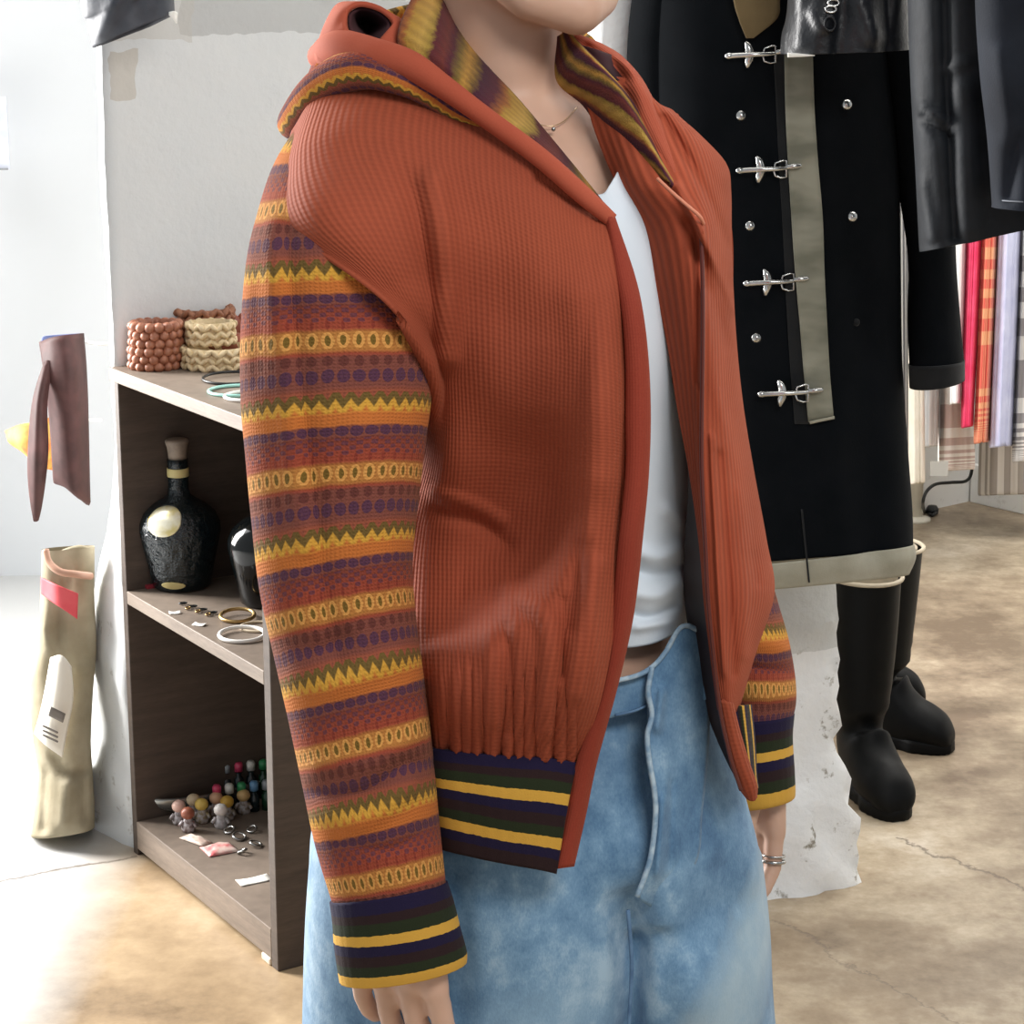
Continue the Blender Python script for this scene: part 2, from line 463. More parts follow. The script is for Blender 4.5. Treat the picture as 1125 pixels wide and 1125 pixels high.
def floor_mat():
    m = Mat('polished concrete', 0.42, 0, 0, 0.35)
    X, Y, Z = m.world()
    n1 = m.noise(1.6, 6, 0.62); n2 = m.noise(7, 6, 0.7); n3 = m.noise(40, 4, 0.7)
    warm = m.ramp(n1 * 0.62 + n2 * 0.30 + n3 * 0.08, [(0.38, (120, 101, 78)), (0.46, (154, 131, 102)), (0.54, (178, 154, 122)), (0.64, (202, 182, 152))])
    rt = m.ramp(n1 * 0.60 + n2 * 0.30 + n3 * 0.10, [(0.40, (118, 103, 86)), (0.48, (154, 138, 117)), (0.55, (186, 171, 148)), (0.63, (218, 207, 190))])
    col = m.mix(((X + 0.1) * 1.2 + (n2 - 0.5)).sat(), warm, rt)
    # overexposed daylight on the left part of the floor, put into the colour
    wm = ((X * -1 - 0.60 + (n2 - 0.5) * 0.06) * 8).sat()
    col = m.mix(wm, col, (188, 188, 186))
    def crack(p, q, w, wob, k):
        p = np.array(p[:2]); q = np.array(q[:2]); d = (q - p); L = np.linalg.norm(d); d = d / L; nn = np.array([-d[1], d[0]])
        t = (X - p[0]) * d[0] + (Y - p[1]) * d[1]; s = (X - p[0]) * nn[0] + (Y - p[1]) * nn[1] + (n2 - 0.5) * wob
        return ((s.abs() / w) * -1 + 1).sat() * t.gt(0) * t.lt(L) * k
    cr_ = crack(G(985, 920), G(1180, 1000), 0.006, 0.12, 0.8)
    cr_ = cr_.mx(crack(G(850, 1010), G(1100, 1150), 0.005, 0.14, 0.55))
    cr_ = cr_.mx(crack(G(-20, 972), G(150, 940), 0.006, 0.05, 0.9))
    cr_ = cr_.mx(crack(G(980, 752), G(1130, 735), 0.010, 0.2, 0.3))
    col = m.mix(cr_, col, (104, 92, 80))
    m.color(col); m.bump(n2 * 0.5 + n3 - cr_, 0.15, 0.003)
    return m.m
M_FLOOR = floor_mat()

def plaster(name, c1, c2, patches=None, bump=0.5, dirt=0.5):
    m = Mat(name, 0.75, 0, 0, 0.3)
    n1 = m.noise(3, 5, 0.6); n2 = m.noise(26, 5, 0.65); X, Y, Z = m.world()
    base = m.ramp(n1, [(0.35, c1), (0.65, c2)])
    low = ((Z * -1 + 0.95) * 1.6).sat()
    chips = ((n2 * -1 + 0.40) * 14).sat() * low * dirt
    col = m.mix(chips, base, (150, 144, 132))
    if patches:
        for (x0, z0, x1, z1, c, k) in patches:
            e = (X + (n1 - 0.5) * 0.10)
            f = Z + (n1 - 0.5) * 0.10
            msk = e.gt(x0) * e.lt(x1) * f.gt(z0) * f.lt(z1) * k
            col = m.mix(msk, col, c)
    m.color(col); m.bump(n2 * 0.6 + m.noise(70, 4) * 0.4 * 1, bump, 0.006)
    return m.m
# ---------------------------------------------------------------- the room
random.seed(7)
def struct(name, VF, m, **k):
    o = obj(name, VF, m, **k); o['kind'] = 'structure'; return o
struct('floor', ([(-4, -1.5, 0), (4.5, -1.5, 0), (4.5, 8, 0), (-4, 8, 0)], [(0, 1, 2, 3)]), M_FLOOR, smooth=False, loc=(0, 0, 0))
M_WHITE = plaster('white painted wall', (232, 232, 230), (238, 238, 236), bump=0.1, dirt=0.2)
M_LEFTW = simple('bright white wall', (216, 219, 222), None, 0.8)
cor = G(1069, 550); bk = G(1000, 565); d1 = (bk - cor) / np.linalg.norm(bk - cor); d2 = G(1125, 563) - cor; d2 /= np.linalg.norm(d2)
struct('wall_back', obox(cor, d1 * 1.7, (-d2 * 0.1), (0, 0, 3.2)), M_WHITE, smooth=False, loc=cor)
q = cor + d1 * 1.7
struct('wall_left', obox((q[0] + 0.2, 5.3, 0), (-4.2, -0.3, 0), (0, 0.1, 0), (0, 0, 3.2)), M_LEFTW, smooth=False)
struct('wall_right', obox(cor, d2 * 4.0, (0.08, 0.06, 0), (0, 0, 3.2)), M_WHITE, smooth=False, loc=cor)
struct('baseboard_right', obox(cor + d2 * 0.01 + np.array([-0.02, -0.01, 0]), d2 * 3.9, (0.012, 0.012, 0), (0, 0, 0.11)), M_WHITE, smooth=False, bevel=0.003)

def rough_pillar(name, corners, h, m, flare, seed, amp=0.012, lean=None):
    """corners: footprint, counter clockwise; walls are finely divided and lumpy like hand plastered masonry"""
    pts = []
    for i, c in enumerate(corners):
        a = np.array(c, float); b = np.array(corners[(i + 1) % len(corners)], float)
        n = max(6, int(np.linalg.norm(b - a) / 0.022))
        for j in range(n): pts.append(a + (b - a) * j / n)
    pts = np.array(pts); c0 = pts.mean(0); n = len(pts)
    zs = np.arange(0, h, 0.022); V = []
    for z in zs:
        for p in pts:
            k = flare(z); d = p - c0; r = np.linalg.norm(d)
            q = c0 + d * (1 + k / r)
            s = amp * (0.35 + 1.3 * max(0, 1 - z / 1.0))
            o = s * mnoise.noise((q[0] * 5 + seed, q[1] * 5, z * 4)) + s * 0.7 * mnoise.noise((q[0] * 17 + seed, q[1] * 17, z * 15)) \
                + s * 0.35 * mnoise.noise((q[0] * 45 + seed, q[1] * 45, z * 45))
            q = q + d / r * o * 1.6
            if lean: q = lean(q, z, p)
            V.append((q[0], q[1], z))
    Fc = [f[::-1] for f in grid_faces(len(zs), n, True)]
    o = obj(name, (np.array(V), Fc), m, loc=(c0[0], c0[1], 0)); o['kind'] = 'structure'; return o
w = np.array([0.846, 0.533]); e = np.array([-0.533, 0.846])
A0 = np.array([-0.632, 3.436])
def lump(q, z, p):
    t = min(1, max(0, (p[1] - A0[1]) / 0.15)) if p[0] < A0[0] + 0.012 else 0
    q = q.copy(); q[0] -= t * (0.055 * max(0, min(1, (0.62 - z) / 0.3)) + 0.05 * max(0, 1 - z / 0.2)); return q
M_PIL1 = plaster('grey painted plaster pillar', (216, 219, 220), (222, 223, 222),
                 [(-0.52, 1.335, -0.1, 1.9, (190, 191, 190), 0.9), (-0.62, 1.24, -0.585, 1.31, (200, 194, 184), 0.8), (-0.63, 1.325, -0.50, 1.5, (196, 192, 184), 0.5)], bump=0.35)
rough_pillar('pillar', [A0, A0 + w * 0.70, A0 + w * 0.70 + e * 0.17, A0 + np.array([-0.040, 0.17])], 3.2, M_PIL1,
             lambda z: 0.0, 3.1, 0.006, lump)
M_PIL2 = plaster('white chipped masonry pillar', (234, 236, 236), (244, 245, 245), [(0.36, 0.40, 0.52, 0.50, (206, 208, 206), 0.7)], bump=0.8, dirt=1.0)
w2 = np.array([0.906, 0.424]); e2 = np.array([-0.424, 0.906]); B0 = np.array([0.530, 3.300])
rough_pillar('pillar', [B0 - w2 * 0.46, B0, B0 + e2 * 0.30, B0 + e2 * 0.30 - w2 * 0.46], 3.2, M_PIL2,
             lambda z: -0.025 + 0.055 * max(0, 1 - z / 0.50), 9.7, 0.016)

# ---------------------------------------------------------------- display shelf
def wood(name, c1, c2, rough=0.5):
    m = Mat(name, rough, 0, 0, 0.4)
    n = m.noise(6, 4, 0.6, stretch=(1, 1, 9)); n2 = m.noise(60, 3, stretch=(1, 1, 8))
    m.color(m.ramp(n * 0.7 + n2 * 0.3, [(0.35, c1), (0.65, c2)])); m.bump(n2, 0.08, 0.001); return m.m
M_SHW = wood('dark taupe board', (66, 56, 49), (84, 72, 63))
M_SHT = wood('worn taupe board top', (108, 96, 85), (134, 120, 107), 0.55)
SA = np.array([-0.633, 3.423, 0]); SE = np.array([-0.53299, 0.84612, 0]); SW = np.array([0.84612, 0.53299, 0])
SB = SA - SE * 0.544
shelf = thing('display_shelf', 'dark brown open wooden shelf unit with three levels of accessories beside the pillar', 'shelf', tuple(SB))
Z = np.array([0, 0, 1.0])
DEP = 0.30
obj('side_panel', obox(SA, -SE * 0.018, SW * DEP, Z * 0.80), M_SHW, shelf, smooth=False, bevel=0.0015)
obj('side_panel', obox(SB, SE * 0.022, SW * DEP, Z * 0.80), M_SHW, shelf, smooth=False, bevel=0.0015)
obj('top_board', obox(SB + Z * 0.7985 - SE * 0.004 - SW * 0.004, SE * 0.556, SW * (DEP + 0.004), Z * 0.0215), M_SHT, shelf, smooth=False, bevel=0.0015)
obj('shelf_board', obox(SB + Z * 0.435 + SE * 0.022, SE * 0.504, SW * (DEP - 0.01), Z * 0.0215), M_SHT, shelf, smooth=False, bevel=0.0012)
obj('bottom_board', obox(SB + Z * 0.012 + SE * 0.022, SE * 0.504, SW * (DEP - 0.01), Z * 0.048), M_SHT, shelf, smooth=False, bevel=0.0012)
obj('back_panel', obox(SB + SW * (DEP - 0.01) + SE * 0.022 + Z * 0.012, SE * 0.504, SW * 0.009, Z * 0.786), M_SHW, shelf, smooth=False)
obj('corner_bracket', obox(SB + SE * 0.024 - SW * 0.002 + Z * 0.0, SE * 0.03, SW * 0.012, Z * 0.012), simple('pale plaster lump', (214, 200, 180)), shelf, smooth=False, bevel=0.003)

Z1, Z2, Z3 = 0.820, 0.4565, 0.060
# --- top board: bracelets
M_BEAD = simple('reddish brown wooden beads', (140, 84, 60), (176, 116, 88), 0.45, scale=90)
M_BROWNB = simple('brown woven bark', (128, 80, 56), (160, 108, 78), 0.6, scale=70, bump=0.4)
M_STRAW = simple('cream braided straw', (206, 182, 138), (228, 206, 168), 0.7, scale=120)
def beaded_cuff(name, c, R, h, rows, n, br, m, label, cat, tilt=0, squash=1.0, weave=False, group=None):
    t = thing(name, label, cat, tuple(c), group)
    parts = []
    for i in range(rows):
        zz = h * (i + 0.5) / rows
        for j in range(n):
            a = 2 * math.pi * (j + 0.5 * (i % 2)) / n
            jt = 0.06 * mnoise.noise((i * 3.1 + R * 90, j * 1.7, h * 50)); p = np.array([R * (1 + jt) * math.cos(a), R * (1 + jt) * squash * math.sin(a), zz + h * jt * .4])
            rr = np.array([br * (1.5 if weave else 1.05), br * (0.8 if weave else 1.25), br * (0.62 if weave else 1.0)])
            Rm = Matrix.Rotation(a + math.pi / 2, 3, 'Z') @ (Matrix.Rotation(0.7 if (i + j) % 2 else -0.7, 3, 'Y') if weave else Matrix.Identity(3))
            parts.append(ball(p, rr, 8, 6, np.array(Rm)))
    V, Fc = join(*parts)
    if tilt:
        Rm = np.array(Matrix.Rotation(tilt, 3, 'Y')); V = V @ Rm.T; V[:, 2] -= V[:, 2].min()
    band, bf = lathe((0, 0, 0), [(R - br * 0.5, 0.001), (R - br * 0.2, h * 0.5), (R - br * 0.5, h), (R - br * 0.9, h), (R - br * 0.9, 0.001)], 32)
    bf = bf[:-2]
    if tilt: band = band @ Rm.T; band[:, 2] += 0.002 - band[:, 2].min()
    band = band * np.array([1, squash, 1]) if not tilt else band
    obj('beads', (V + np.array(c), Fc), m, t); obj('inner_band', (band + np.array(c), bf), m, t)
    return t
def on(px, py, z): return G(px, py, z)
c = on(171, 404, Z1)
beaded_cuff('wooden_bead_bracelet', c, 0.034, 0.036, 3, 15, 0.0085, M_BEAD, 'reddish wooden bead bracelet at left end of the shelf top, under another one', 'bracelet', group='wooden bead bracelets on the shelf top')
c2 = c + np.array([0.002, 0.002, 0.036])
beaded_cuff('wooden_bead_bracelet', c2, 0.034, 0.038, 3, 15, 0.0085, M_BEAD, 'pinkish wooden bead bracelet stacked on top of another at the left end of the shelf', 'bracelet', group='wooden bead bracelets on the shelf top')
c3 = on(190, 396, Z1) + SW * 0.055
beaded_cuff('woven_bark_bracelet', c3, 0.047, 0.082, 8, 26, 0.0080, M_BROWNB, 'wide dark brown woven bracelet standing behind the cream braided bracelets', 'bracelet', weave=True)
c4 = on(238, 403, Z1)
beaded_cuff('straw_bracelet', c4, 0.052, 0.034, 3, 30, 0.0068, M_STRAW, 'large cream braided straw bracelet lying under the smaller cream one', 'bracelet', weave=True, group='cream braided straw bracelets')
beaded_cuff('straw_bracelet', c4 + np.array([-0.008, 0.006, 0.036]), 0.036, 0.036, 3, 24, 0.0068, M_STRAW, 'small cream braided straw bracelet stacked on the larger cream one', 'bracelet', weave=True, group='cream braided straw bracelets')
c5 = on(232, 396, Z1) + SW * 0.07
M_LEATHD = simple('red brown wood disc', (150, 84, 66), (176, 108, 88), 0.35)
t5 = thing('disc_bracelet', 'shiny red brown disc bracelet behind the cream braided bracelets, touching the sleeve', 'bracelet', tuple(c5))
for k in range(4):
    a = k * 0.55 - 0.6
    obj('disc', ball(c5 + np.array([-0.03 + 0.022 * k, 0.02 * math.cos(a), 0.046 + 0.004 * (k % 2)]), (0.017, 0.007, 0.022), 16, 10), M_LEATHD, t5)
obj('cord', tube([c5 + np.array([0.045 * math.cos(a), 0.045 * math.sin(a), 0.024]) for a in np.linspace(0, 6.28, 30)[:-1]], 0.022, 10, closed=True), M_LEATHD, t5)
def bangle(name, px, py, z, R, r, m, label, cat='bangle', group=None, lift=0.0, squash=1):
    c = on(px, py, z)
    pts = [c + np.array([R * math.cos(a), R * squash * math.sin(a), r + lift * (0.5 + 0.5 * math.sin(a))]) for a in np.linspace(0, 2 * math.pi, 40)[:-1]]
    o = obj(name, tube(pts, r, 8, closed=True), m); tag(o, label, cat, group); return o
M_MINT = simple('mint enamel', (170, 226, 214), None, 0.25); M_WHT = simple('white enamel', (238, 236, 230), None, 0.3)
M_BLKW = simple('black wire', (24, 26, 26), None, 0.4); M_GOLD = simple('dull gold', (190, 160, 104), (150, 122, 80), 0.35, 0.8)
M_SILV = simple('silver metal', (200, 200, 196), (150, 150, 148), 0.25, 0.95)
bangle('wire_bracelet', 254, 418, Z1, 0.043, 0.0022, M_BLKW, 'black wire bracelet on the shelf top just in front of the straw bracelets', lift=0.004)
bangle('mint_bangle', 262, 431, Z1, 0.044, 0.0026, M_MINT, 'thin mint green bangle on the shelf top beside the sleeve')
bangle('white_bangle', 277, 437, Z1, 0.040, 0.0028, M_WHT, 'thin white bangle nearest the front edge of the shelf top')
# --- middle board: bottles and bracelets
def bottle(name, px, py, hgt, label, mats, fat=1.16):
    c = on(px, py, Z2); s = hgt / 0.242
    t = thing(name, label, 'bottle', tuple(c))
    prof = [(0.0005, 0), (0.036, 0.0), (0.040, 0.004), (0.043, 0.02), (0.0475, 0.045), (0.0535, 0.075), (0.0565, 0.094), (0.056, 0.108), (0.050, 0.124), (0.038, 0.137),
            (0.025, 0.146), (0.0185, 0.154), (0.0165, 0.165), (0.0165, 0.205), (0.017, 0.212), (0.0005, 0.212)]
    body = lathe(c, [(a * s, b * s) for a, b in [(a * (fat if b < .15 and a > .001 else 1), b) for a, b in prof]], 56)
    obj('glazed_body', body, mats[0], t)
    obj('stopper', lathe(c, [(a * s, b * s) for a, b in [(0.0005, 0.2125), (0.0145, 0.2125), (0.0150, 0.222), (0.0165, 0.232), (0.019, 0.240), (0.019, 0.2425), (0.0165, 0.245), (0.0005, 0.245)]], 40), mats[1], t)
    obj('neck_band', lathe(c, [(a * s, b * s) for a, b in [(0.0172, 0.184), (0.0176, 0.185), (0.0176, 0.197), (0.0172, 0.198)]], 40), mats[2], t)
    return t, c, s
M_GLAZE = Mat('dark teal glaze', 0.12, 0, 0, 0.6)
_v = M_GLAZE.noise(26, 5, 0.7); _w = M_GLAZE.noise(60, 3, 0.6)
M_GLAZE.color((14, 26, 30)); M_GLAZE.bump(_v * 0.6 + _w * 0.4, 1.0, 0.012); M_GLAZE = M_GLAZE.m
M_CORK = simple('grey brown stopper', (150, 134, 118), (122, 108, 96), 0.6, scale=60)
M_NBAND = simple('cream gold paper', (206, 190, 130), None, 0.45)
bt, bc, bs = bottle('ceramic_bottle', 200, 644, 0.242, 'dark teal glazed bottle with pale oval label and grey stopper on the middle shelf', (M_GLAZE, M_CORK, M_NBAND))
# oval shoulder label hugging the glazed shoulder, turned to the shop's front left
def shoulder_label(c, s, az, z0, z1, half, m, parent, prof):
    V = []; n = 22
    def rad(z): return np.interp(z, [p[1] for p in prof], [p[0] for p in prof])
    for i in range(n):
        for j in range(n):
            u, v = -1 + 2 * i / (n - 1), -1 + 2 * j / (n - 1)
            uu = u * math.sqrt(1 - v * v / 2); vv = v * math.sqrt(1 - u * u / 2)
            z = (z0 + z1) / 2 + vv * (z1 - z0) / 2
            a = az + uu * half / max(rad(z), 0.02)
            r = rad(z) + 0.0012
            V.append(c + s * np.array([r * math.cos(a), r * math.sin(a), z]))
    o = obj('label', (np.array(V), [f[::-1] for f in grid_faces(n, n)]), m, parent, solid=0.0004); return o
PR = [(a * 1.16, b) for a, b in [(0.0475, 0.045), (0.0535, 0.075), (0.0565, 0.094), (0.056, 0.108), (0.050, 0.124), (0.038, 0.137), (0.025, 0.146)]]
m_ = Mat('pale gold foil label', 0.22, 0.35); m_.color(m_.ramp(m_.noise(30, 3), [(0.40, (250, 246, 224)), (0.62, (222, 202, 112))])); M_FOIL = m_.m
lb = shoulder_label(bc, bs, math.radians(-108), 0.098, 0.143, 0.030, M_FOIL, bt, PR); lb['label'] = 'pale gold oval label'
lb = shoulder_label(bc, bs, math.radians(-98), 0.008, 0.020, 0.020, M_NBAND, bt, [(0.0475, 0.004), (0.0505, 0.022)]); lb['label'] = 'small gold foot label'
m_ = Mat('smoked dark glass', 0.1, 0, 0, 0.35); m_.color((14, 17, 18)); m_.b.inputs['Transmission Weight'].default_value = 0.35; M_SMOKE = m_.m
bottle('glass_bottle', 296, 662, 0.235, 'dark see-through glass bottle half hidden by the sleeve on the middle shelf', (M_SMOKE, simple('grey metal cap', (150, 150, 150), None, 0.3, 0.7), simple('grey foil', (120, 120, 120), None, 0.4)))
o = obj('red_book', obox(on(141, 645, Z2) + SW * 0.02, SE * -0.03, SW * 0.10, Z * 0.006), simple('dark red card', (150, 40, 52), None, 0.6), None, smooth=False, bevel=0.001)
tag(o, 'flat dark red card lying behind the bottle on the middle shelf', 'card')
bangle('gold_bangle', 261, 680, Z2, 0.026, 0.0030, M_GOLD, 'dull gold bangle on the middle shelf in front of the glass bottle', lift=0.006)
bangle('white_bangle', 266, 700, Z2, 0.034, 0.0032, M_WHT, 'white bangle on the front of the middle shelf beside the sleeve', lift=0.003)
bangle('beige_bangle', 283, 690, Z2, 0.026, 0.0022, simple('beige cord', (206, 190, 164)), 'thin beige bangle between gold and white ones on middle shelf')
cpts = [on(201 + 5.5 * k, 664 + 1.7 * k + (2.0 if k % 2 else -1.5), Z2 + 0.003) for k in range(7)]
t = thing('chain_bracelet', 'short dark link chain bracelet lying in front of the teal bottle', 'bracelet', tuple(cpts[3]))
for k, p in enumerate(cpts):
    dx = np.array([math.cos(0.4 + (k % 2)), math.sin(0.4 + (k % 2)), 0]); dy = np.array([-dx[1], dx[0], 0])
    obj('link', tube([p + dx * 0.006 * math.cos(a) + dy * 0.0035 * math.sin(a) for a in np.linspace(0, 6.28, 14)[:-1]], 0.0013, 6, closed=True), M_GOLD if k % 2 else M_BLKW, t)
M_PAPER = simple('white paper', (242, 240, 232), None, 0.6)
def ptag(name, px, py, z, sx, sy, rot, label, group=None, m=None):
    c = on(px, py, z); a = np.array([math.cos(rot), math.sin(rot), 0]); b = np.array([-a[1], a[0], 0])
    n = 6; V = []
    for i in range(n):
        for j in range(n):
            u, v = i / (n - 1) - .5, j / (n - 1) - .5
            V.append(c + a * sx * u + b * sy * v + Z * (0.0012 + 0.005 * u * u * (1 + v)))
    o = obj(name, (np.array(V), [f[::-1] for f in grid_faces(n, n)]), m or M_PAPER, None, solid=0.0005)
    tag(o, label, 'tag', group); return o
ptag('price_tag', 192, 674, Z2, 0.018, 0.012, 0.2, 'small white paper tag on the middle shelf, left of the other tag')
ptag('price_tag', 219, 687, Z2, 0.019, 0.013, -0.3, 'small white paper tag at the front edge of the middle shelf under the chain')
# --- bottom board
c = on(176, 893, Z3)
t = thing('metal_dish', 'long grey metal dish at the far left of the bottom shelf', 'dish', tuple(c))
V, Fc = lathe((0, 0, 0), [(0.0005, 0.004), (0.7, 0.002), (0.9, 0.012), (1.0, 0.030), (0.96, 0.034), (0.85, 0.016), (0.6, 0.008), (0.0005, 0.007)], 40)
V = V * np.array([0.040, 0.105, 1]); Rm = np.array(Matrix.Rotation(math.radians(-58), 3, 'Z'))
obj('dish_body', (V @ Rm.T + c + SW * 0.085 - SE * 0.006, Fc), simple('pewter', (170, 168, 162), (130, 128, 122), 0.25, 0.7), t)
for k in range(6):
    p = c + SW * (0.02 + 0.018 * k) + Z * 0.013 + SE * 0.006 * math.sin(k * 2.1)
    obj('charm', ball(p, (0.009, 0.006, 0.005), 10, 6), M_SILV, t)
random.seed(11)
M_BTL = simple('dark tinted glass', (28, 40, 44), None, 0.12); M_GRB = simple('dark green glass', (24, 62, 40), None, 0.12)
cols = [(104, 150, 190), (150, 156, 160), (206, 70, 104), (214, 214, 206), (52, 140, 88)]
names = ['blue', 'grey', 'pink', 'white', 'green']
for r_ in range(2):
    for k in range(5):
        px, py = 224 + 13.6 * k + r_ * 3, 884 - 1.4 * k + r_ * 13
        c = on(px, py, Z3) + SW * 0.02
        hh = 0.052 if r_ == 0 else 0.036
        t = thing('polish_bottle', '%s-capped small dark bottle in the %s row on the bottom shelf' % (names[(k + 2 * r_) % 5], 'back' if r_ == 0 else 'front'), 'bottle', tuple(c), 'small coloured-cap bottles on the bottom shelf')
        rr = 0.0085
        obj('bottle_body', lathe(c, [(0.0004, 0), (rr, 0.0), (rr, hh * 0.75), (rr * 0.55, hh * 0.82), (rr * 0.5, hh), (0.0004, hh)], 16), M_GRB if k == 4 else M_BTL, t)
        obj('cap', lathe(c, [(0.0004, hh), (rr * .85, hh), (rr * .9, hh + 0.012), (rr * 0.6, hh + 0.016), (0.0004, hh + 0.016)], 16),
            simple('%s cap' % names[(k + 2 * r_) % 5], cols[(k + 2 * r_) % 5], None, 0.3), t)
spots = [(197, 905, 'pink', (226, 186, 170)), (213, 898, 'cream', (226, 206, 170)), (222, 903, 'yellow', (222, 190, 96)), (238, 896, 'peach', (222, 176, 140)),
         (250, 900, 'golden', (214, 170, 70)), (268, 893, 'tan', (206, 172, 116)), (207, 913, 'brown', (150, 88, 66)), (243, 909, 'white', (226, 220, 214))]
for k, (px, py, nm, cc) in enumerate(spots):
    c = on(px, py, Z3); t = thing('figurine', 'tiny %s-headed figurine standing in the heap on the bottom shelf' % nm, 'figurine', tuple(c), 'tiny figurines heaped on the bottom shelf')
    mm = simple(nm + ' glaze', cc, None, 0.4); md = simple(nm + ' body', tuple(int(x * (0.45 + 0.08 * (k % 4))) for x in cc), (190, 186, 188), 0.4, scale=150)
    obj('figurine_body', lathe(c, [(0.0004, 0), (0.010, 0), (0.0115, 0.006), (0.008, 0.018), (0.006, 0.024), (0.0004, 0.026)], 18), md, t)
    obj('figurine_head', ball(c + Z * 0.031, (0.0115, 0.0115, 0.0105)), mm, t)
    obj('figurine_arm', tube([c + np.array([-0.008, -0.002, 0.018]), c + np.array([-0.014, -0.006, 0.010])], 0.003, 8), md, t)
    obj('figurine_arm', tube([c + np.array([0.008, -0.002, 0.018]), c + np.array([0.014, -0.006, 0.010])], 0.003, 8), md, t)
# small packets and trinkets
def packet(name, px, py, sx, sy, rot, m, label, h=0.008, cat='packet'):
    c = on(px, py, Z3); a = np.array([math.cos(rot), math.sin(rot), 0]); b = np.array([-a[1], a[0], 0]); n = 12; V = []
    for i in range(n):
        for j in range(n):
            u, v = 2 * i / (n - 1) - 1, 2 * j / (n - 1) - 1
            k = (1 - u ** 4) * (1 - v ** 4)
            V.append(c + a * sx / 2 * u + b * sy / 2 * v + Z * (0.001 + h * k * (0.7 + 0.6 * mnoise.noise((u * 2.5 + px, v * 2.5, 0)))))
    o = obj(name, (np.array(V), [f[::-1] for f in grid_faces(n, n)]), m, None, solid=-0.0008)
    tag(o, label, cat); return o
packet('pink_packet', 241, 934, 0.050, 0.044, 0.5, simple('pink print film', (222, 120, 122), (232, 208, 196), 0.25, scale=50), 'clear packet with a pink print on the bottom shelf')
packet('pale_packet', 215, 924, 0.055, 0.022, -0.7, simple('pale film', (228, 214, 200), (206, 180, 166), 0.25, scale=50), 'pale wrapped packet left of the pink packet on the bottom shelf')
ptag('price_tag', 279, 968, Z3, 0.052, 0.024, 0.5, 'long white paper tag on the bottom shelf beside the right post')
for (px, py, R_, lab) in ((252, 915, .008, 'small silver ring just right of the pink packet, leftmost of the loose rings'), (263, 922, .010, 'larger silver ring lying in the middle of the loose rings on the bottom shelf'),
                          (277, 914, .007, 'small silver ring lying behind the others near the green bottles'), (281, 930, .009, 'silver ring nearest the right post of the bottom shelf'), (266, 938, .007, 'small silver ring nearest the front edge of the bottom shelf')):
    c = on(px, py, Z3)
    o = obj('ring', tube([c + np.array([R_ * math.cos(a), R_ * math.sin(a), 0.0022 + 0.003 * math.sin(a + px) + 0.003]) for a in np.linspace(0, 6.28, 18)[:-1]], 0.0022, 6, closed=True), M_SILV)
    tag(o, lab, 'ring', 'loose silver rings on the bottom shelf')

# ---------------------------------------------------------------- left: belts, tote bag, cloth
M_BELT = simple('brown leather', (96, 62, 58), (120, 80, 74), 0.55, scale=40, bump=0.2)
M_BELTB = simple('blue leather lining', (92, 104, 150), None, 0.6)
m_ = Mat('brown hanging leather', 0.6, 0, 0, 0.2); m_.color(m_.ramp(m_.noise(30, 4), [(0.3, (60, 40, 38)), (0.7, (82, 54, 52))])); M_BELT = m_.m
t = thing('leather_strap', 'brown leather strap with a blue inside looped over the bright wall beside the pillar', 'leather strap', tuple(P(70, 560, 3.75)))
Yb = 3.75
(vf, uv) = patch([[(45, 376, Yb - .02), (58, 371, Yb - .05), (75, 368, Yb - .05), (90, 366, Yb)],
                  [(50, 410, Yb - .05), (64, 408, Yb - .07), (80, 408, Yb - .07), (93, 406, Yb)],
                  [(56, 460, Yb - .03), (68, 460, Yb - .06), (82, 458, Yb - .06), (95, 456, Yb)],
                  [(60, 525, Yb - .03), (72, 528, Yb - .05), (84, 535, Yb - .05), (97, 545, Yb)],
                  [(60, 522, Yb - .0), (72, 530, Yb - .03), (86, 545, Yb - .03), (99, 552, Yb + .02)]], 20, 30, noise_amp=0.004)
obj('wide_strap', vf, M_BELT, t, solid=0.004)
(vf, uv) = patch([[(45, 376, Yb - .02), (47, 370, Yb + .01), (60, 368, Yb + .03), (90, 366, Yb + .03)],
                  [(46, 395, Yb - .02), (50, 392, Yb + .01), (62, 392, Yb + .04), (92, 398, Yb + .04)],
                  [(50, 412, Yb - .02), (54, 410, Yb + .01), (66, 410, Yb + .04), (94, 420, Yb + .04)]], 16, 12)
o = obj('strap_lining', vf, M_BELTB, t, solid=0.003); o['label'] = 'blue lining of the strap'
(vf, uv) = patch([[(50, 398, Yb - .06), (53, 396, Yb - .06), (57, 397, Yb - .06)],
                  [(38, 440, Yb - .06), (44, 440, Yb - .08), (50, 442, Yb - .06)],
                  [(33, 490, Yb - .06), (42, 490, Yb - .09), (51, 492, Yb - .06)],
                  [(33, 530, Yb - .06), (41, 530, Yb - .08), (48, 528, Yb - .06)],
                  [(38, 572, Yb - .06), (40, 572, Yb - .06), (42, 570, Yb - .06)]], 12, 30)
obj('narrow_strap', vf, M_BELT, t, solid=0.004)
o = obj('strap_hook', tube([P(70, 380, Yb), P(75, 372, Yb + 0.02), P(90, 375, Yb + 0.04), P(112, 378, Yb + 0.0), P(128, 376, Yb + 0.0)], 0.003, 8, 14), M_WHT, t)
M_ORG = simple('orange cloth', (224, 120, 62), (236, 186, 90), 0.7, scale=30)
(vf, uv) = patch([[(8, 474, 3.95), (22, 468, 3.92), (40, 464, 3.92), (60, 456, 3.95)],
                  [(12, 484, 3.93), (26, 486, 3.90), (42, 490, 3.90), (60, 492, 3.93)],
                  [(24, 492, 3.95), (32, 499, 3.92), (46, 512, 3.92), (60, 516, 3.95)]], 14, 14, noise_amp=0.01)
o = obj('folded_scarf', vf, M_ORG, None, solid=0.006); tag(o, 'orange and yellow folded cloth glimpsed behind the brown leather strap', 'scarf')
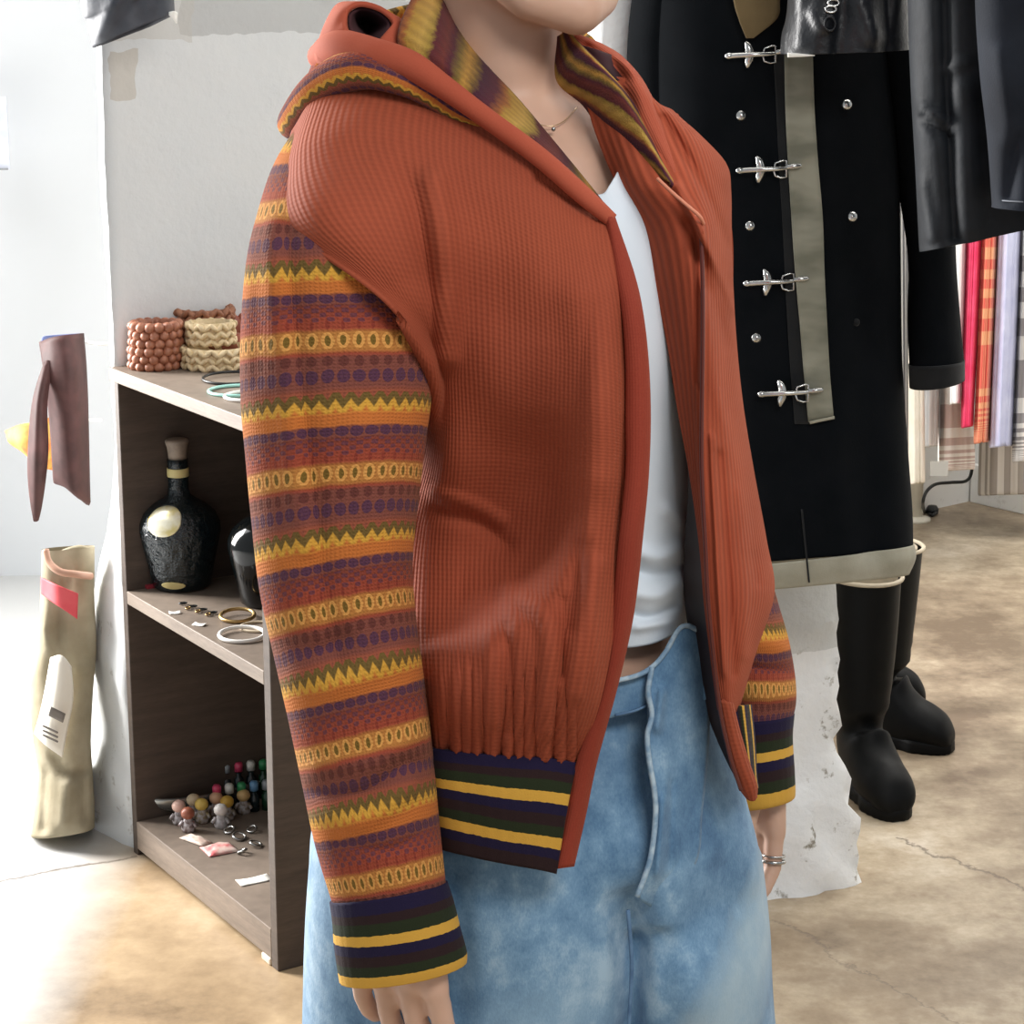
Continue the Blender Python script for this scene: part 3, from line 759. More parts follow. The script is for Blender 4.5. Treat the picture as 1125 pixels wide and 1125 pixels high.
# side table under the scarf and bag is out of sight; the scarf hangs from the rod that carries the strap
o = obj('hanging_rod', tube([P(112, 462, 3.95), P(60, 460, 3.95), P(9, 476, 3.95)], 0.003, 8), M_WHT, None); tag(o, 'thin white rod the orange cloth hangs from, beside the pillar', 'rod')
# tote bag
m_ = Mat('crumpled beige canvas', 0.8, 0, 0, 0.3); _n = m_.noise(9, 4, 0.6)
m_.color(m_.ramp(m_.noise(14, 4), [(0.3, (140, 130, 106)), (0.7, (172, 162, 138))])); m_.bump(m_.noise(40, 3), 0.4, 0.004); M_BAG = m_.m
Yt = 3.47
bag = thing('tote_bag', 'crumpled beige canvas bag with red stripe and white label leaning on the pillar', 'bag', tuple(G(70, 925)))
rows = [(46, 604, 104, 600, Yt + .07, .030, 2, 0), (44, 660, 104, 660, Yt + .07, .045, 2, 0), (42, 710, 106, 712, Yt + .06, .055, 2, 0), (33, 760, 102, 762, Yt + .05, .065, 3, 0),
        (36, 810, 100, 812, Yt + .04, .065, 3, 0), (42, 850, 102, 850, Yt + .04, .07, 3, 0), (38, 890, 104, 885, Yt + .03, .07, 4, 0), (34, 918, 104, 908, Yt + .02, .065, 6, 1)]
(vf, uv) = rings(rows, 50, 48, exp=0.8)
V = fold(vf[0], [([(70, 640), (62, 700), (75, 740)], 7, -.012), ([(45, 690), (70, 730), (95, 735)], 6, .012), ([(60, 830), (75, 850), (95, 845)], 6, -.015), ([(75, 860), (70, 905)], 6, .016),
                 ([(50, 850), (48, 910)], 5, -.012), ([(90, 850), (94, 900)], 5, -.012)], None, 0.018, 16)
V[:, 2] = np.maximum(V[:, 2], 0.002)
obj('bag_body', cap((V, vf[1]), 48, False, True), M_BAG, bag)
def overlay(pts, m, name, parent, nu=16, nv=12, solid=0.002, lab=None, lift=0.006, **k):
    (vf, uv) = patch(pts, nu, nv, **k)
    o = obj(name, vf, m, parent, solid=solid); 
    if lab: o['label'] = lab
    return o
Yf = Yt + .07 - .075
overlay([[(46, 634, Yf + .03), (62, 642, Yf - .012), (86, 652, Yf - .008)], [(46, 652, Yf + .03), (62, 664, Yf - .014), (85, 680, Yf - .01)]], simple('red stripe', (212, 66, 78), (224, 92, 98), 0.7), 'red_stripe', bag, lab='red stripe', noise_amp=.004)
overlay([[(56, 722, Yf - .025), (68, 720, Yf - .03), (78, 732, Yf - .025)], [(50, 758, Yf - .03), (64, 756, Yf - .045), (80, 766, Yf - .03)], [(44, 786, Yf - .03), (58, 792, Yf - .05), (74, 800, Yf - .035)], [(38, 806, Yf - .03), (52, 820, Yf - .05), (68, 832, Yf - .04)]],
        simple('white label cloth', (236, 230, 216), None, 0.7), 'bag_label', bag, lab='white label', noise_amp=.003)
overlay([[(56, 776, Yf - .062), (72, 784, Yf - .052)], [(53, 786, Yf - .062), (69, 794, Yf - .052)]], simple('grey print', (128, 122, 116), None, 0.7), 'printed_block', bag, 6, 4, 0.001, 'grey printed block')
for k in range(3):
    overlay([[(47, 796 + 5 * k, Yf - .058), (64, 804 + 5 * k, Yf - .056)], [(46.5, 798 + 5 * k, Yf - .058), (63.5, 806 + 5 * k, Yf - .056)]], bpy.data.materials['grey print'], 'printed_line', bag, 6, 3, 0.001)
M_HANDLE = simple('tan leather handle', (190, 146, 122), None, 0.5)
obj('handle', tube([P(50, 604, Yf), P(54, 618, Yf - .01), (P(66, 628, Yf - .02)), P(84, 631, Yf - .01), P(100, 633, Yf + .02)], 0.006, 10, 24), M_HANDLE, bag)
obj('handle', tube([P(58, 614, Yf + .06), P(72, 606, Yf + .06), P(88, 602, Yf + .06), P(100, 606, Yf + .06)], 0.005, 10, 20), M_BAG, bag)
# dark garment on the pillar top left
m_ = Mat('dark blue grey coated cloth', 0.5, 0, 0, 0.5); m_.color(m_.ramp(m_.noise(18, 4), [(0.3, (40, 44, 54)), (0.7, (78, 82, 90))])); m_.bump(m_.noise(30, 3), 0.4, 0.004)
Yd = 3.30
cl = thing('hanging_garment', 'dark blue grey garment hem hanging at top left corner in front of the pillar', 'garment', tuple(P(145, 50, Yd)))
(vf, uv) = rings([(20, -420, 100, -450, Yd + .05, .03, 0, 0), (60, -200, 150, -230, Yd + .03, .035, 0, 0), (88, -10, 182, -45, Yd, .04, 0, 0), (97, 24, 188, -10, Yd, .04, 0, 0), (104, 52, 190, 16, Yd, .038, -2, 1)], 40, 32)
V = fold(vf[0], [([(130, 0), (110, 40)], 8, .012), ([(150, 0), (160, 25)], 7, -.010)], None, .006, 25)
obj('garment_leg', (V, vf[1]), m_.m, cl, solid=-0.003)
(vf, uv) = patch([[(186, 13, Yd - .03), (191, 12, Yd - .03), (194, 14, Yd - .02)], [(186, 17, Yd - .03), (191, 22, Yd - .03), (193, 26, Yd - .02)]], 6, 6)
o = obj('fringe', vf, M_WHT, cl, solid=0.002)
o = obj('hanging_peg', tube([P(60, -440, Yd + .05), P(120, -440, Yd + .10), P(150, -440, 3.62)], 0.006, 8), M_BLKW, cl)
# small framed notice far left
t = thing('wall_notice', 'pale blue notice at the left edge on the bright wall', 'poster', tuple(P(2, 186, 5.15)))
obj('notice_sheet', obox(P(-30, 186, 5.09), (0.085, 0.004, 0), (0, 0.006, 0), (0, 0, 0.165)), simple('pale blue print', (206, 212, 232), (226, 230, 238), 0.6, scale=20), t, smooth=False)
obj('notice_clip', obox(P(-30, 187, 5.08), (0.080, 0.004, 0), (0, 0.006, 0), (0, 0, 0.004)), simple('grey clip', (150, 152, 156), None, 0.5), t, smooth=False)
# ---------------------------------------------------------------- right: clothes rail, coats, boots, far rack
def wool(name, c1, c2, rough=0.95, sheen=0.1):
    m = Mat(name, rough, 0, sheen, 0.12); m.color(m.ramp(m.noise(20, 4), [(0.3, c1), (0.7, c2)])); m.bump(m.noise(500, 2), 0.3, 0.001); return m.m
M_BLACK = wool('black melton wool', (6, 10, 14), (12, 15, 19), 0.95, 0.0)
M_TRIM = wool('faded black trim', (26, 28, 30), (38, 39, 40), 0.9)
M_KHAKI = Mat('grey green cotton tape', 0.8, 0, 0.1, 0.2); M_KHAKI.color(M_KHAKI.ramp(M_KHAKI.noise(16, 3, stretch=(0.6, 1, 1.6)), [(0.35, (112, 112, 98)), (0.65, (148, 147, 132))]))
M_KHAKI.bump(M_KHAKI.noise(30, 3), 0.4, 0.004); M_KHAKI = M_KHAKI.m
M_HEMLIN = wool('pale grey canvas lining', (142, 139, 122), (166, 162, 146), 0.85)
M_COLLAR = wool('tan corduroy', (92, 78, 54), (112, 96, 68), 0.9)
M_STEEL = simple('nickel plated steel', (210, 210, 208), (170, 170, 168), 0.22, 0.95)
YC = 3.12
rail_z = 1.78
t = thing('clothes_rail', 'black steel rail holding the dark coats in front of the white pillar', 'clothes rail', (1.25, YC, 0))
obj('rail', tube([(0.05, YC, rail_z), (1.25, YC, rail_z)], 0.012, 14), M_BLKW, t)
obj('upright', tube([(1.25, YC, 0.0), (1.25, YC, rail_z + 0.02)], 0.014, 14), M_BLKW, t)
obj('wall_arm', tube([(0.07, YC, rail_z), (0.07, YC + 0.22, rail_z)], 0.012, 14), M_BLKW, t)

def hanger(cx, cz, half, Y, parent):
    obj('hanger_bar', tube([(cx - half, Y, cz - 0.05), (cx - half * .5, Y, cz - 0.015), (cx, Y, cz), (cx + half * .5, Y, cz - 0.015), (cx + half, Y, cz - 0.05)], 0.010, 10, 20), M_SHW, parent)
    pts = [(cx, Y, cz)] + [(cx - 0.018 * math.sin(a) * 1.0, Y, rail_z - 0.006 + 0.020 * -math.cos(a)) for a in np.linspace(0.2, 4.6, 14)]
    obj('hanger_hook', tube(pts, 0.0022, 8), M_STEEL, parent)

coat = thing('fireman_coat', 'long black wool coat with grey tape, steel clasp hooks and turned-up pale hem', 'coat', tuple(P(920, 640, YC)))
cx = P(860, -60, YC)
hanger(P(845, -150, YC)[0], P(845, -118, YC)[2], 0.16, YC, coat)
def rad_folds(k1, a1, ph):
    return lambda t, q: 1 + a1 * math.sin(k1 * t + ph)
rows = [(770, -120, 925, -120, YC, .05, 0, 0), (735, -90, 955, -92, YC, .09, 0, 0), (722, -40, 968, -44, YC, .11, 0, 0), (718, 60, 975, 55, YC, .115, 3, 0), (724, 180, 984, 176, YC, .115, 3, 0),
        (745, 300, 986, 296, YC, .115, 3, 0), (765, 400, 988, 395, YC, .115, 3, 0), (780, 500, 994, 490, YC, .115, 3, 0), (788, 570, 999, 560, YC, .12, 3, 0), (792, 618, 1000, 600, YC, .12, 3, 1)]
(vf, uv) = rings(rows, 110, 96, exp=0.75)
cf = [([(846, 60), (862, 250), (866, 440), (880, 560), (884, 616)], 7, .006), ([(940, 300), (950, 450), (955, 600)], 20, -.012), ([(915, 480), (925, 600)], 14, .008), ([(900, 100), (905, 300), (925, 480)], 25, .004)]
V = fold(vf[0], cf, YC, .003, 14)
obj('coat_body', (V, vf[1]), M_BLACK, coat, solid=-0.004)
def yfront(px, py):
    """depth of the coat's front at a photo position"""
    d = np.hypot(V_px - px, V_py - py) + (V[:, 1] > YC) * 1e4
    i = np.argsort(d)[:6]; return float(V[i, 1].min())
V_px, V_py = project(V)
def strip(poly, off, name, m, parent, nv=60, nu=8, solid=-0.0015, folds=None, namp=0.0):
    """poly rows (x0, x1, y0, y1)"""
    c = []
    for (x0, y0, x1, y1) in poly:
        c.append([(x0 + (x1 - x0) * k / 3, y0 + (y1 - y0) * k / 3, yfront(x0 + (x1 - x0) * k / 3, y0 + (y1 - y0) * k / 3) - off) for k in range(4)])
    (vf, uv) = patch(c, nu, nv, folds=folds, noise_amp=namp, noise_scale=30)
    return obj(name, vf, m, parent, solid=solid)
# turned-up hem
hemrows = [(792, 622, 1001, 598, YC, .126, 4, 0), (792, 634, 1003, 612, YC, .130, 4, 0), (793, 648, 996, 629, YC, .128, 4, 1)]
(vf, uv) = rings(hemrows, 12, 96, exp=0.75)
Vh = fold(vf[0], cf, YC, .003, 14)
o = obj('turned_up_hem', (Vh, vf[1]), M_HEMLIN, coat, solid=-0.004); o['label'] = 'pale grey turned-up hem'
strip([(880, 560, 882, 560), (884, 600, 886, 600), (888, 640, 890, 640)], .012, 'vent_edge', M_TRIM, coat, 20, 5)
strip([(850, 60, 866, 60), (856, 180, 872, 180), (860, 250, 876, 250), (863, 320, 880, 320), (868, 400, 886, 400), (873, 466, 890, 466)], .005, 'front_trim', M_TRIM, coat)
strip([(862, 58, 893, 58), (863, 120, 895, 120), (866, 180, 899, 180), (870, 240, 904, 240), (874, 300, 906, 300), (879, 360, 909, 360), (883, 410, 912, 412), (888, 464, 916, 458)], .011, 'front_tape', M_KHAKI, coat,
      folds=[([(862, 175), (898, 168)], 6, .002), ([(868, 235), (902, 215)], 6, -.002), ([(875, 330), (905, 310)], 6, .002), ([(883, 420), (908, 400)], 6, -.002)], namp=.003)['label'] = 'grey green cotton tape'
strip([(889, 463, 917, 457), (890, 466, 917, 460)], .013, 'tape_end_stitch', M_HEMLIN, coat, 3)
strip([(806, -30, 858, -30), (806, 0, 857, 0), (812, 22, 854, 20), (820, 42, 828, 42)], .022, 'collar_point', M_COLLAR, coat, 26, 12, -0.004)['label'] = 'tan corduroy collar'
# clasps
def clasp(px, py, tilt):
    y0 = yfront(px, py) - 0.012
    def q(dx, dy, dz=0): return P(px + dx, py + dy + dx * tilt, y0 - dz)
    parts = [tube([q(-26, 2), q(-14, 1, .004), q(0, 0, .008), (q(16, -1, .007)), q(24, -2, .004)], [.0042, .0040, .0038, .0030, .0024], 10, 20)]
    parts.append(ball(q(-27, 2, .001), (0.006, 0.004, 0.0046)))
    o = obj('clasp_hook', join(*parts), M_STEEL, coat)
    L = [q(-9, -14, .001), q(-6, -9, .002), q(-4, 0, .002), q(-6, 9, .002), q(-7, 15, .001)]
    obj('clasp_plate', tube(L, [.0020, .0052, .0062, .0050, .0018], 10, 20), M_STEEL, coat)
    ring = [q(10, 1, .003), q(12, -7, .003), q(20, -10, .003), q(24, -10, .003), q(24, 8, .003), q(18, 9, .003), q(12, 7, .003)]
    obj('clasp_ring', tube(ring, .0014, 8, closed=True), M_STEEL, coat)
    obj('ring_strap', tube([q(24, -3, .003), q(32, -4, .005), q(40, -5, .004)], [.0034, .0040, .0030], 10, 10), M_STEEL, coat)
for a in ((828, 60, 0.02), (840, 186, 0.02), (848, 310, 0.02), (864, 432, 0.03)): clasp(*a)
for (px, py) in ((814, 127), (824, 248), (831, 371), (930, 115), (936, 238)):
    y0 = yfront(px, py)
    obj('stud', lathe(P(px, py, y0 + 0.001), [(0.0004, 0), (0.0078, 0), (0.0078, 0.003), (0.0055, 0.0065), (0.0004, 0.0075)], 20, axis=(-0.1, -1, 0.2)), M_STEEL, coat)
obj('stud', lathe(P(940, 354, yfront(940, 354) + 0.001), [(0.0004, 0), (0.006, 0), (0.005, 0.004), (0.0004, 0.005)], 16, axis=(0, -1, 0.2)), M_TRIM, coat)
# sleeves
def tubesleeve(name, rows, m, parent, folds=None, Yc=None, nv=60, solid=-0.004, namp=.004, n=48):
    (vf, uv) = rings(rows, nv, n)
    V_ = fold(vf[0], folds or [], None, namp, 16)
    return obj(name, (V_, vf[1]), m, parent, solid=solid)
tubesleeve('coat_sleeve', [(920, -110, 960, -80, YC, .05, 0, 0), (940, -60, 1000, -40, YC, .065, 0, 0), (965, 60, 1030, 65, YC, .065, 0, 0), (985, 180, 1046, 180, YC, .06, 0, 0), (1000, 278, 1047, 276, YC, .055, 0, 0), (1000, 350, 1052, 350, YC - .01, .055, 0, 0),
            (1002, 400, 1056, 396, YC - .02, .052, 0, 0), (1003, 422, 1056, 414, YC - .02, .050, 4, 1)], M_BLACK, coat)
tubesleeve('sleeve_cuff', [(1001, 400, 1057, 396, YC - .02, .056, 4, 0), (1002, 425, 1057, 417, YC - .02, .054, 6, 1)], M_TRIM, coat, nv=8)
tubesleeve('coat_sleeve', [(735, -110, 775, -100, YC, .05, 0, 0), (705, -40, 765, -40, YC, .065, 0, 0), (692, 60, 755, 60, YC, .06, 0, 0), (700, 180, 765, 180, YC, .06, 0, 0), (735, 300, 800, 300, YC - .03, .055, 0, 0), (765, 400, 818, 400, YC - .04, .05, 0, 0), (775, 445, 826, 440, YC - .04, .05, 4, 1)], M_BLACK, coat)

# leather jacket sleeve over the coat
m_ = Mat('black creased leather', 0.40, 0, 0, 0.4); _a = m_.noise(28, 4, 0.6); m_.color(m_.ramp(m_.noise(9, 3), [(0.3, (10, 12, 16)), (0.7, (28, 31, 37))])); m_.bump(_a, 0.5, 0.006); M_LEATH = m_.m
YL = 2.90
lj = thing('leather_jacket', 'shiny black leather jacket at the top, short hem over the black wool coat', 'jacket', tuple(P(920, 58, YL)))
hanger(P(930, -330, YL)[0], 1.70, 0.15, YL, lj)
(vf, uv) = rings([(880, -330, 980, -330, YL, .04, 0, 0), (868, -260, 1000, -260, YL, .07, 0, 0), (868, -120, 1000, -120, YL, .085, 0, 0), (868, 0, 1000, 0, YL, .09, 0, 0), (861, 40, 1000, 36, YL, .09, 2, 0), (860, 59, 1000, 54, YL, .09, 2, 1)], 90, 80, exp=0.8)
Vl = fold(vf[0], [([(935, -60), (926, 20), (921, 62)], 5, -.012), ([(895, 15), (905, 30)], 6, .008), ([(945, 0), (960, 40)], 9, .012), ([(975, -30), (970, 60)], 8, -.012), ([(880, -40), (878, 50)], 8, .008)], YL, .010, 24)
obj('jacket_body', (Vl, vf[1]), M_LEATH, lj, solid=-0.003)
V_px, V_py = project(Vl); V = Vl; YC_ = YC; YC = YL
for (px, py) in ((916, 3), (913, 10), (912, 26)):
    o = obj('snap_ring', tube([P(px + 6 * math.cos(a), py + 6 * math.sin(a) * (1.3 if py > 20 else 0.6), yfront(px, py) - .006) for a in np.linspace(0, 6.28, 16)[:-1]], .0016, 8, closed=True), M_STEEL if py < 20 else M_LEATH, lj)
(vf, uv) = patch([[(865, 58, YL - .115), (880, 59, YL - .115), (895, 60.5, YL - .115)], [(865, 63, YL - .115), (880, 62.5, YL - .115), (895, 61.5, YL - .115)]], 5, 3)
o = obj('paper_tag', vf, M_PAPER, lj, solid=0.001); o['label'] = 'white edge of a paper tag'
YC = YC_
# waxed jacket
m_ = Mat('dark waxed cotton', 0.62, 0, 0, 0.2); _a = m_.noise(14, 4, 0.6); m_.color(m_.ramp(_a, [(0.3, (18, 21, 25)), (0.7, (33, 37, 42))])); m_.bump(m_.noise(35, 4), 0.4, 0.004); M_WAX = m_.m
m_ = Mat('dark navy twill', 0.8, 0, 0, 0.2); m_.color(m_.ramp(m_.noise(11, 4), [(0.3, (18, 22, 30)), (0.7, (34, 39, 48))])); m_.bump(m_.noise(400, 2), 0.3, 0.001); M_NAVY = m_.m
YW = 2.74
wj = thing('waxed_jacket', 'dark grey waxed jacket with creased sleeve hanging right of the wool coat', 'jacket', tuple(P(1050, 270, YW)))
hanger(P(1090, -330, YW)[0], 1.70, 0.15, YW, wj)
(vf, uv) = rings([(1020, -330, 1120, -330, YW, .04, 0, 0), (1006, -260, 1150, -260, YW, .07, 0, 0), (1000, -100, 1170, -100, YW, .08, 0, 0), (1000, 0, 1180, 0, YW, .08, 0, 0), (1003, 90, 1182, 90, YW, .08, 0, 0), (1008, 180, 1186, 170, YW, .08, 0, 0), (1012, 262, 1190, 222, YW, .08, 2, 0), (1013, 276, 1190, 236, YW, .08, 2, 1)], 100, 90, exp=0.8)
Vw = fold(vf[0], [([(1038, 0), (1042, 120), (1050, 260)], 7, -.014), ([(1014, 120), (1030, 128), (1046, 140)], 4, .014), ([(1012, 128), (1028, 140), (1044, 150)], 4, -.010), ([(1060, 100), (1064, 250)], 12, .010), ([(1040, 74), (1065, 68)], 4, .008), ([(1015, 200), (1025, 260)], 6, .006)], YW, .006, 22)
obj('jacket_body', (Vw, vf[1]), M_WAX, wj, solid=-0.003)
YN = 2.60
nj = thing('navy_jacket', 'dark navy jacket sleeve with stitched cuff at the top right edge', 'jacket', tuple(P(1110, 228, YN)))
hanger(P(1190, -400, YN)[0], 1.70, 0.13, YN, nj)
(vf, uv) = rings([(1110, -400, 1220, -400, YN, .04, 0, 0), (1080, -300, 1200, -300, YN, .05, 0, 0), (1072, -120, 1170, -120, YN, .055, 0, 0), (1074, 0, 1165, 0, YN, .055, 0, 0), (1079, 80, 1166, 80, YN, .055, 0, 0), (1087, 150, 1168, 150, YN, .05, 0, 0), (1092, 218, 1170, 222, YN, .05, 3, 0), (1092, 227, 1170, 232, YN, .05, 3, 1)], 90, 60)
Vn = fold(vf[0], [([(1100, 60), (1112, 150)], 10, .008), ([(1118, 150), (1110, 215)], 8, -.010)], YN, .005, 20)
obj('jacket_sleeve', (Vn, vf[1]), M_NAVY, nj, solid=-0.003)
V = Vn; V_px, V_py = project(V); YC = YN
strip([(1094, 219, 1124, 221), (1094, 220.5, 1124, 222.5)], .003, 'cuff_stitch', simple('pale stitching', (112, 116, 124)), nj, 3, 8, -0.0008)
YC = YC_

# ---------------------------------------------------------------- rubber boots
m_ = Mat('black rubber', 0.52, 0, 0, 0.13); m_.color(m_.ramp(m_.noise(12, 3), [(0.3, (5, 6, 7)), (0.7, (10, 11, 12))])); m_.bump(m_.noise(60, 3), 0.12, 0.002); M_RUB = m_.m
M_RUBIN = simple('pale boot lining', (196, 184, 162), (170, 158, 138), 0.8)
def boot(ankle, head, H_, label, lean=(0, 0), R1=0.055, FS=0.80):
    """ankle: ground point under the shaft; head: toe direction in degrees"""
    c = np.array(ankle, float); t = thing('rubber_boot', label, 'boot', tuple(c), 'tall black rubber boots behind the wool coat')
    d = np.array([math.cos(math.radians(head)), math.sin(math.radians(head)), 0]); s = np.array([-d[1], d[0], 0])
    # shaft + foot as one lofted skin; each ring: centre along d, height, half length, half width, tilt of ring
    rg = [(0.000, H_, R1 + .006, R1, 0), (0.0, H_ - .01, R1 + .004, R1 - .002, 0), (0.002, H_ * .8, R1, R1 - .004, 0), (0.002, H_ * .6, R1 - .004, R1 - .008, 0.0), (0.0, H_ * .42, R1 - .008, R1 - .014, 0.0),
          (0.000, 0.125, .047, .039, .15), (0.012, 0.100, .058, .041, .55), (0.040, 0.082, .066, .044, 1.0), (0.080, 0.064, .058, .046, 1.35), (0.120, 0.052, .046, .047, 1.52), (0.155, 0.046, .040, .045, 1.57), (0.185, 0.038, .032, .038, 1.57), (0.203, 0.028, .018, .024, 1.57), (0.208, 0.024, .004, .006, 1.57)]
    n = 32; V = []
    rg = [(a_ * FS, z_, hl_, hw_, t_) for a_, z_, hl_, hw_, t_ in rg]
    q = cr(np.array(rg, float), 70)
    for (a, z, hl, hw, tl) in q:
        for j in range(n):
            th = 2 * math.pi * j / n
            u = hl * math.cos(th); w_ = hw * math.sin(th)
            ax = d * math.cos(tl) - Z * math.sin(tl) * -1.0
            p = c + d * a + Z * z + (d * math.cos(tl) + Z * math.sin(tl)) * u + s * w_
            p = p + np.array([lean[0], lean[1], 0]) * max(0, z - 0.12)
            p[2] = max(p[2], 0.014)
            V.append(p)
    Fc = [f[::-1] for f in grid_faces(len(q), n, True)]; Fc.append(tuple(range((len(q) - 1) * n, len(q) * n)))
    V = np.array(V)
    # wrinkles at the ankle
    for i in range(len(V)):
        z = V[i][2]
        V[i] += d * 0.002 * math.sin(z * 160) * math.exp(-((z - 0.15) / 0.05) ** 2)
    obj('boot_upper', (V, Fc), M_RUB, t)
    # sole outline
    so = []
    for a in np.linspace(0, 2 * math.pi, 64)[:-1]:
        l = math.cos(a); x = (0.078 + 0.132 * l) * (FS if l > -0.4 else 1) + (0 if l > -0.4 else 0)
        wd = 0.044 * (1 + 0.12 * math.cos(a - 0.3)) * (0.82 if -0.5 < l < 0.25 else 1)
        so.append((x, wd * math.copysign(abs(math.sin(a)) ** 0.8, math.sin(a))))
    V = []; n = len(so)
    for z, k in ((0, 0.97), (0.004, 1.0), (0.018, 1.0), (0.024, 0.96)):
        for j, (x, y) in enumerate(so): 
            tread = 0.0025 * (1 if j % 2 else -1) if z < 0.018 else 0
            V.append(c + d * (0.078 + (x - 0.078) * (k + tread * 4)) + s * y * (k + tread * 10) + Z * (z + 0.0005))
    Fc = grid_faces(4, n, True); Fc = [f[::-1] for f in Fc]; Fc.append(tuple(range(n - 1, -1, -1))); Fc.append(tuple(range(3 * n, 4 * n)))
    obj('sole', (np.array(V), Fc), M_RUB, t)
    top = c + Z * H_ + np.array([lean[0], lean[1], 0]) * (H_ - .12)
    ringp = [top + d * (R1 + .006) * math.cos(a) + s * R1 * math.sin(a) for a in np.linspace(0, 2 * math.pi, 33)[:-1]]
    o = obj('top_rim', tube(ringp, 0.004, 8, closed=True), M_RUBIN, t); o['label'] = 'pale top rim'
    inn = lathe(top - Z * 0.16, [(R1 - .012, 0), (R1 - .006, 0.159)], 28); o = obj('lining', (inn[0], inn[1][:-2]), M_RUBIN, t)
    return t
g1 = G(954, 812); boot((g1[0], g1[1], 0), -28, 0.385, 'tall black rubber boot with pale rim, its toe pointing right behind the others', lean=(0.02, 0), R1=0.078)
g2 = G(943, 872); boot((g2[0], g2[1] + 0.02, 0), -72, 0.40, 'tall black rubber boot nearest the camera, toe pointing forward beside the pillar', R1=0.064)
g3 = G(925, 778); boot((g3[0], g3[1], 0), 2, 0.36, 'black rubber boot mostly hidden, only its toe showing behind the others', R1=0.05)

# ---------------------------------------------------------------- far clothes rack with shirts
M_RACK = simple('cream painted steel', (226, 220, 204), None, 0.4)
YS = 5.45
pb = G(1006, 572)
rack = thing('shirt_rack', 'cream steel rack on the far wall that the shirts hang from', 'clothes rack', (pb[0], pb[1], 0))
obj('rack_leg', tube([(pb[0], pb[1], 0.012), (pb[0], pb[1], 1.12)], [0.017, 0.014], 14), M_RACK, rack)
obj('rack_foot', lathe((pb[0], pb[1], 0), [(0.0005, 0), (0.040, 0), (0.040, 0.008), (0.016, 0.014), (0.0005, 0.014)], 24), M_RACK, rack)
for y_ in (5.25, 5.44, 5.62): obj('rack_rail', tube([(pb[0] - .10, y_, 1.12), (pb[0] + 1.3, y_, 1.12)], 0.009, 12), M_RACK, rack)
obj('rack_crossbar', tube([(pb[0], 5.20, 1.11), (pb[0], pb[1], 1.11)], 0.011, 12), M_RACK, rack)
obj('rack_crossbar', tube([(pb[0] + 1.3, 5.20, 1.11), (pb[0] + 1.3, pb[1], 1.11)], 0.011, 12), M_RACK, rack)
obj('rack_leg', tube([(pb[0] + 1.3, YS, 0.0), (pb[0] + 1.3, YS, 1.12)], 0.014, 12), M_RACK, rack)
def stripes(name, cs, period, axis='x', duty=0.5, rough=0.85, extra=None):
    m = Mat(name, rough, 0, 0.1, 0.2); u, v, _ = m.xyz('UV')
    e_ = (u if axis == 'x' else v) / period
    col = m.mix(e_.frac().lt(duty), cs[0], cs[1])
    if extra: col = m.mix((v / period).frac().lt(duty) * 0.6, col, extra)
    m.color(col); return m.m
def shirt(name, top, bot, Y, m, label, dep=0.075, k=7, group='shirts on the far rack', seed=0.0, mid=None):
    (x0, x1, y0), (x2, x3, y1) = top, bot
    t = thing(name, label, 'shirt', tuple(P((x2 + x3) / 2, y1, Y)), group)
    rows = [((x0 + x1) / 2 - 3, y0 - 115, (x0 + x1) / 2 + 3, y0 - 115, Y, .02, 0, 0), (x0 + 2, y0 - 95, x1 - 2, y0 - 95, Y, dep * .8, 0, 0), (x0, y0, x1, y0, Y, dep, 0, 0)]
    if mid: rows.append((mid[0], mid[2], mid[1], mid[2], Y, dep, 0, 0))
    rows += [(x2, y1 - 10, x3, y1 - 12, Y, dep, 0, 0), (x2 + 1, y1, x3 - 1, y1 - 2, Y, dep, 0, 1)]
    (vf, uv) = rings(rows, 40, 64, radial=lambda tt, q: 1 + 0.06 * math.sin(k * tt + seed) + 0.03 * math.sin(2.3 * k * tt + seed * 2))
    # uv in metres round and down
    c_ = 2 * dep * 2.0; uvm = [[(a * c_, b * 0.8) for a, b in f] for f in uv]
    obj('shirt_body', vf, m, t, uv=uvm, solid=-0.002)
    pt = P((x0 + x1) / 2, y0 - 112, Y)
    obj('hanger_hook', tube([pt + np.array([0, 0, -.01]), (pt[0], pt[1], 1.125), (pt[0], pt[1], 1.135)], 0.002, 6), M_STEEL, t)
    return t
Y1, Y2, Y3 = 5.25, 5.44, 5.62
shirt('striped_shirt', (978, 997, 250), (980, 998, 497), Y2, stripes('black and white stripes', ((236, 236, 234), (120, 122, 128)), 0.016), 'white shirt with dark stripes showing in the gap beside the black coat', seed=1)
shirt('cream_shirt', (999, 1012, 250), (999, 1015, 520), Y1, simple('cream cotton', (224, 216, 200), (232, 226, 214), 0.85), 'plain cream long shirt hanging lowest behind the coat sleeve', seed=2)
shirt('white_shirt', (1014, 1036, 250), (1012, 1031, 482), Y2, stripes('faint grey stripes', ((240, 240, 240), (222, 222, 224)), 0.02), 'white shirt with faint grey stripes between the cream and banded shirts', seed=3)
shirt('banded_shirt', (1040, 1064, 250), (1034, 1070, 506), Y2, stripes('red brown bands', ((236, 230, 224), (200, 176, 168)), 0.028, 'y'), 'white shirt with reddish horizontal bands near its lower edge', seed=4)
shirt('white_shirt', (1044, 1061, 250), (1043, 1055, 438), Y1, simple('bright white cotton', (240, 240, 240), None, 0.85), 'bright white shirt with curved tail hanging left of the pink one', seed=5)
shirt('pink_shirt', (1063, 1078, 250), (1057, 1069, 462), Y1, simple('hot pink linen', (222, 52, 96), (232, 82, 118), 0.85), 'hot pink linen shirt between the white and the orange shirts', seed=6)
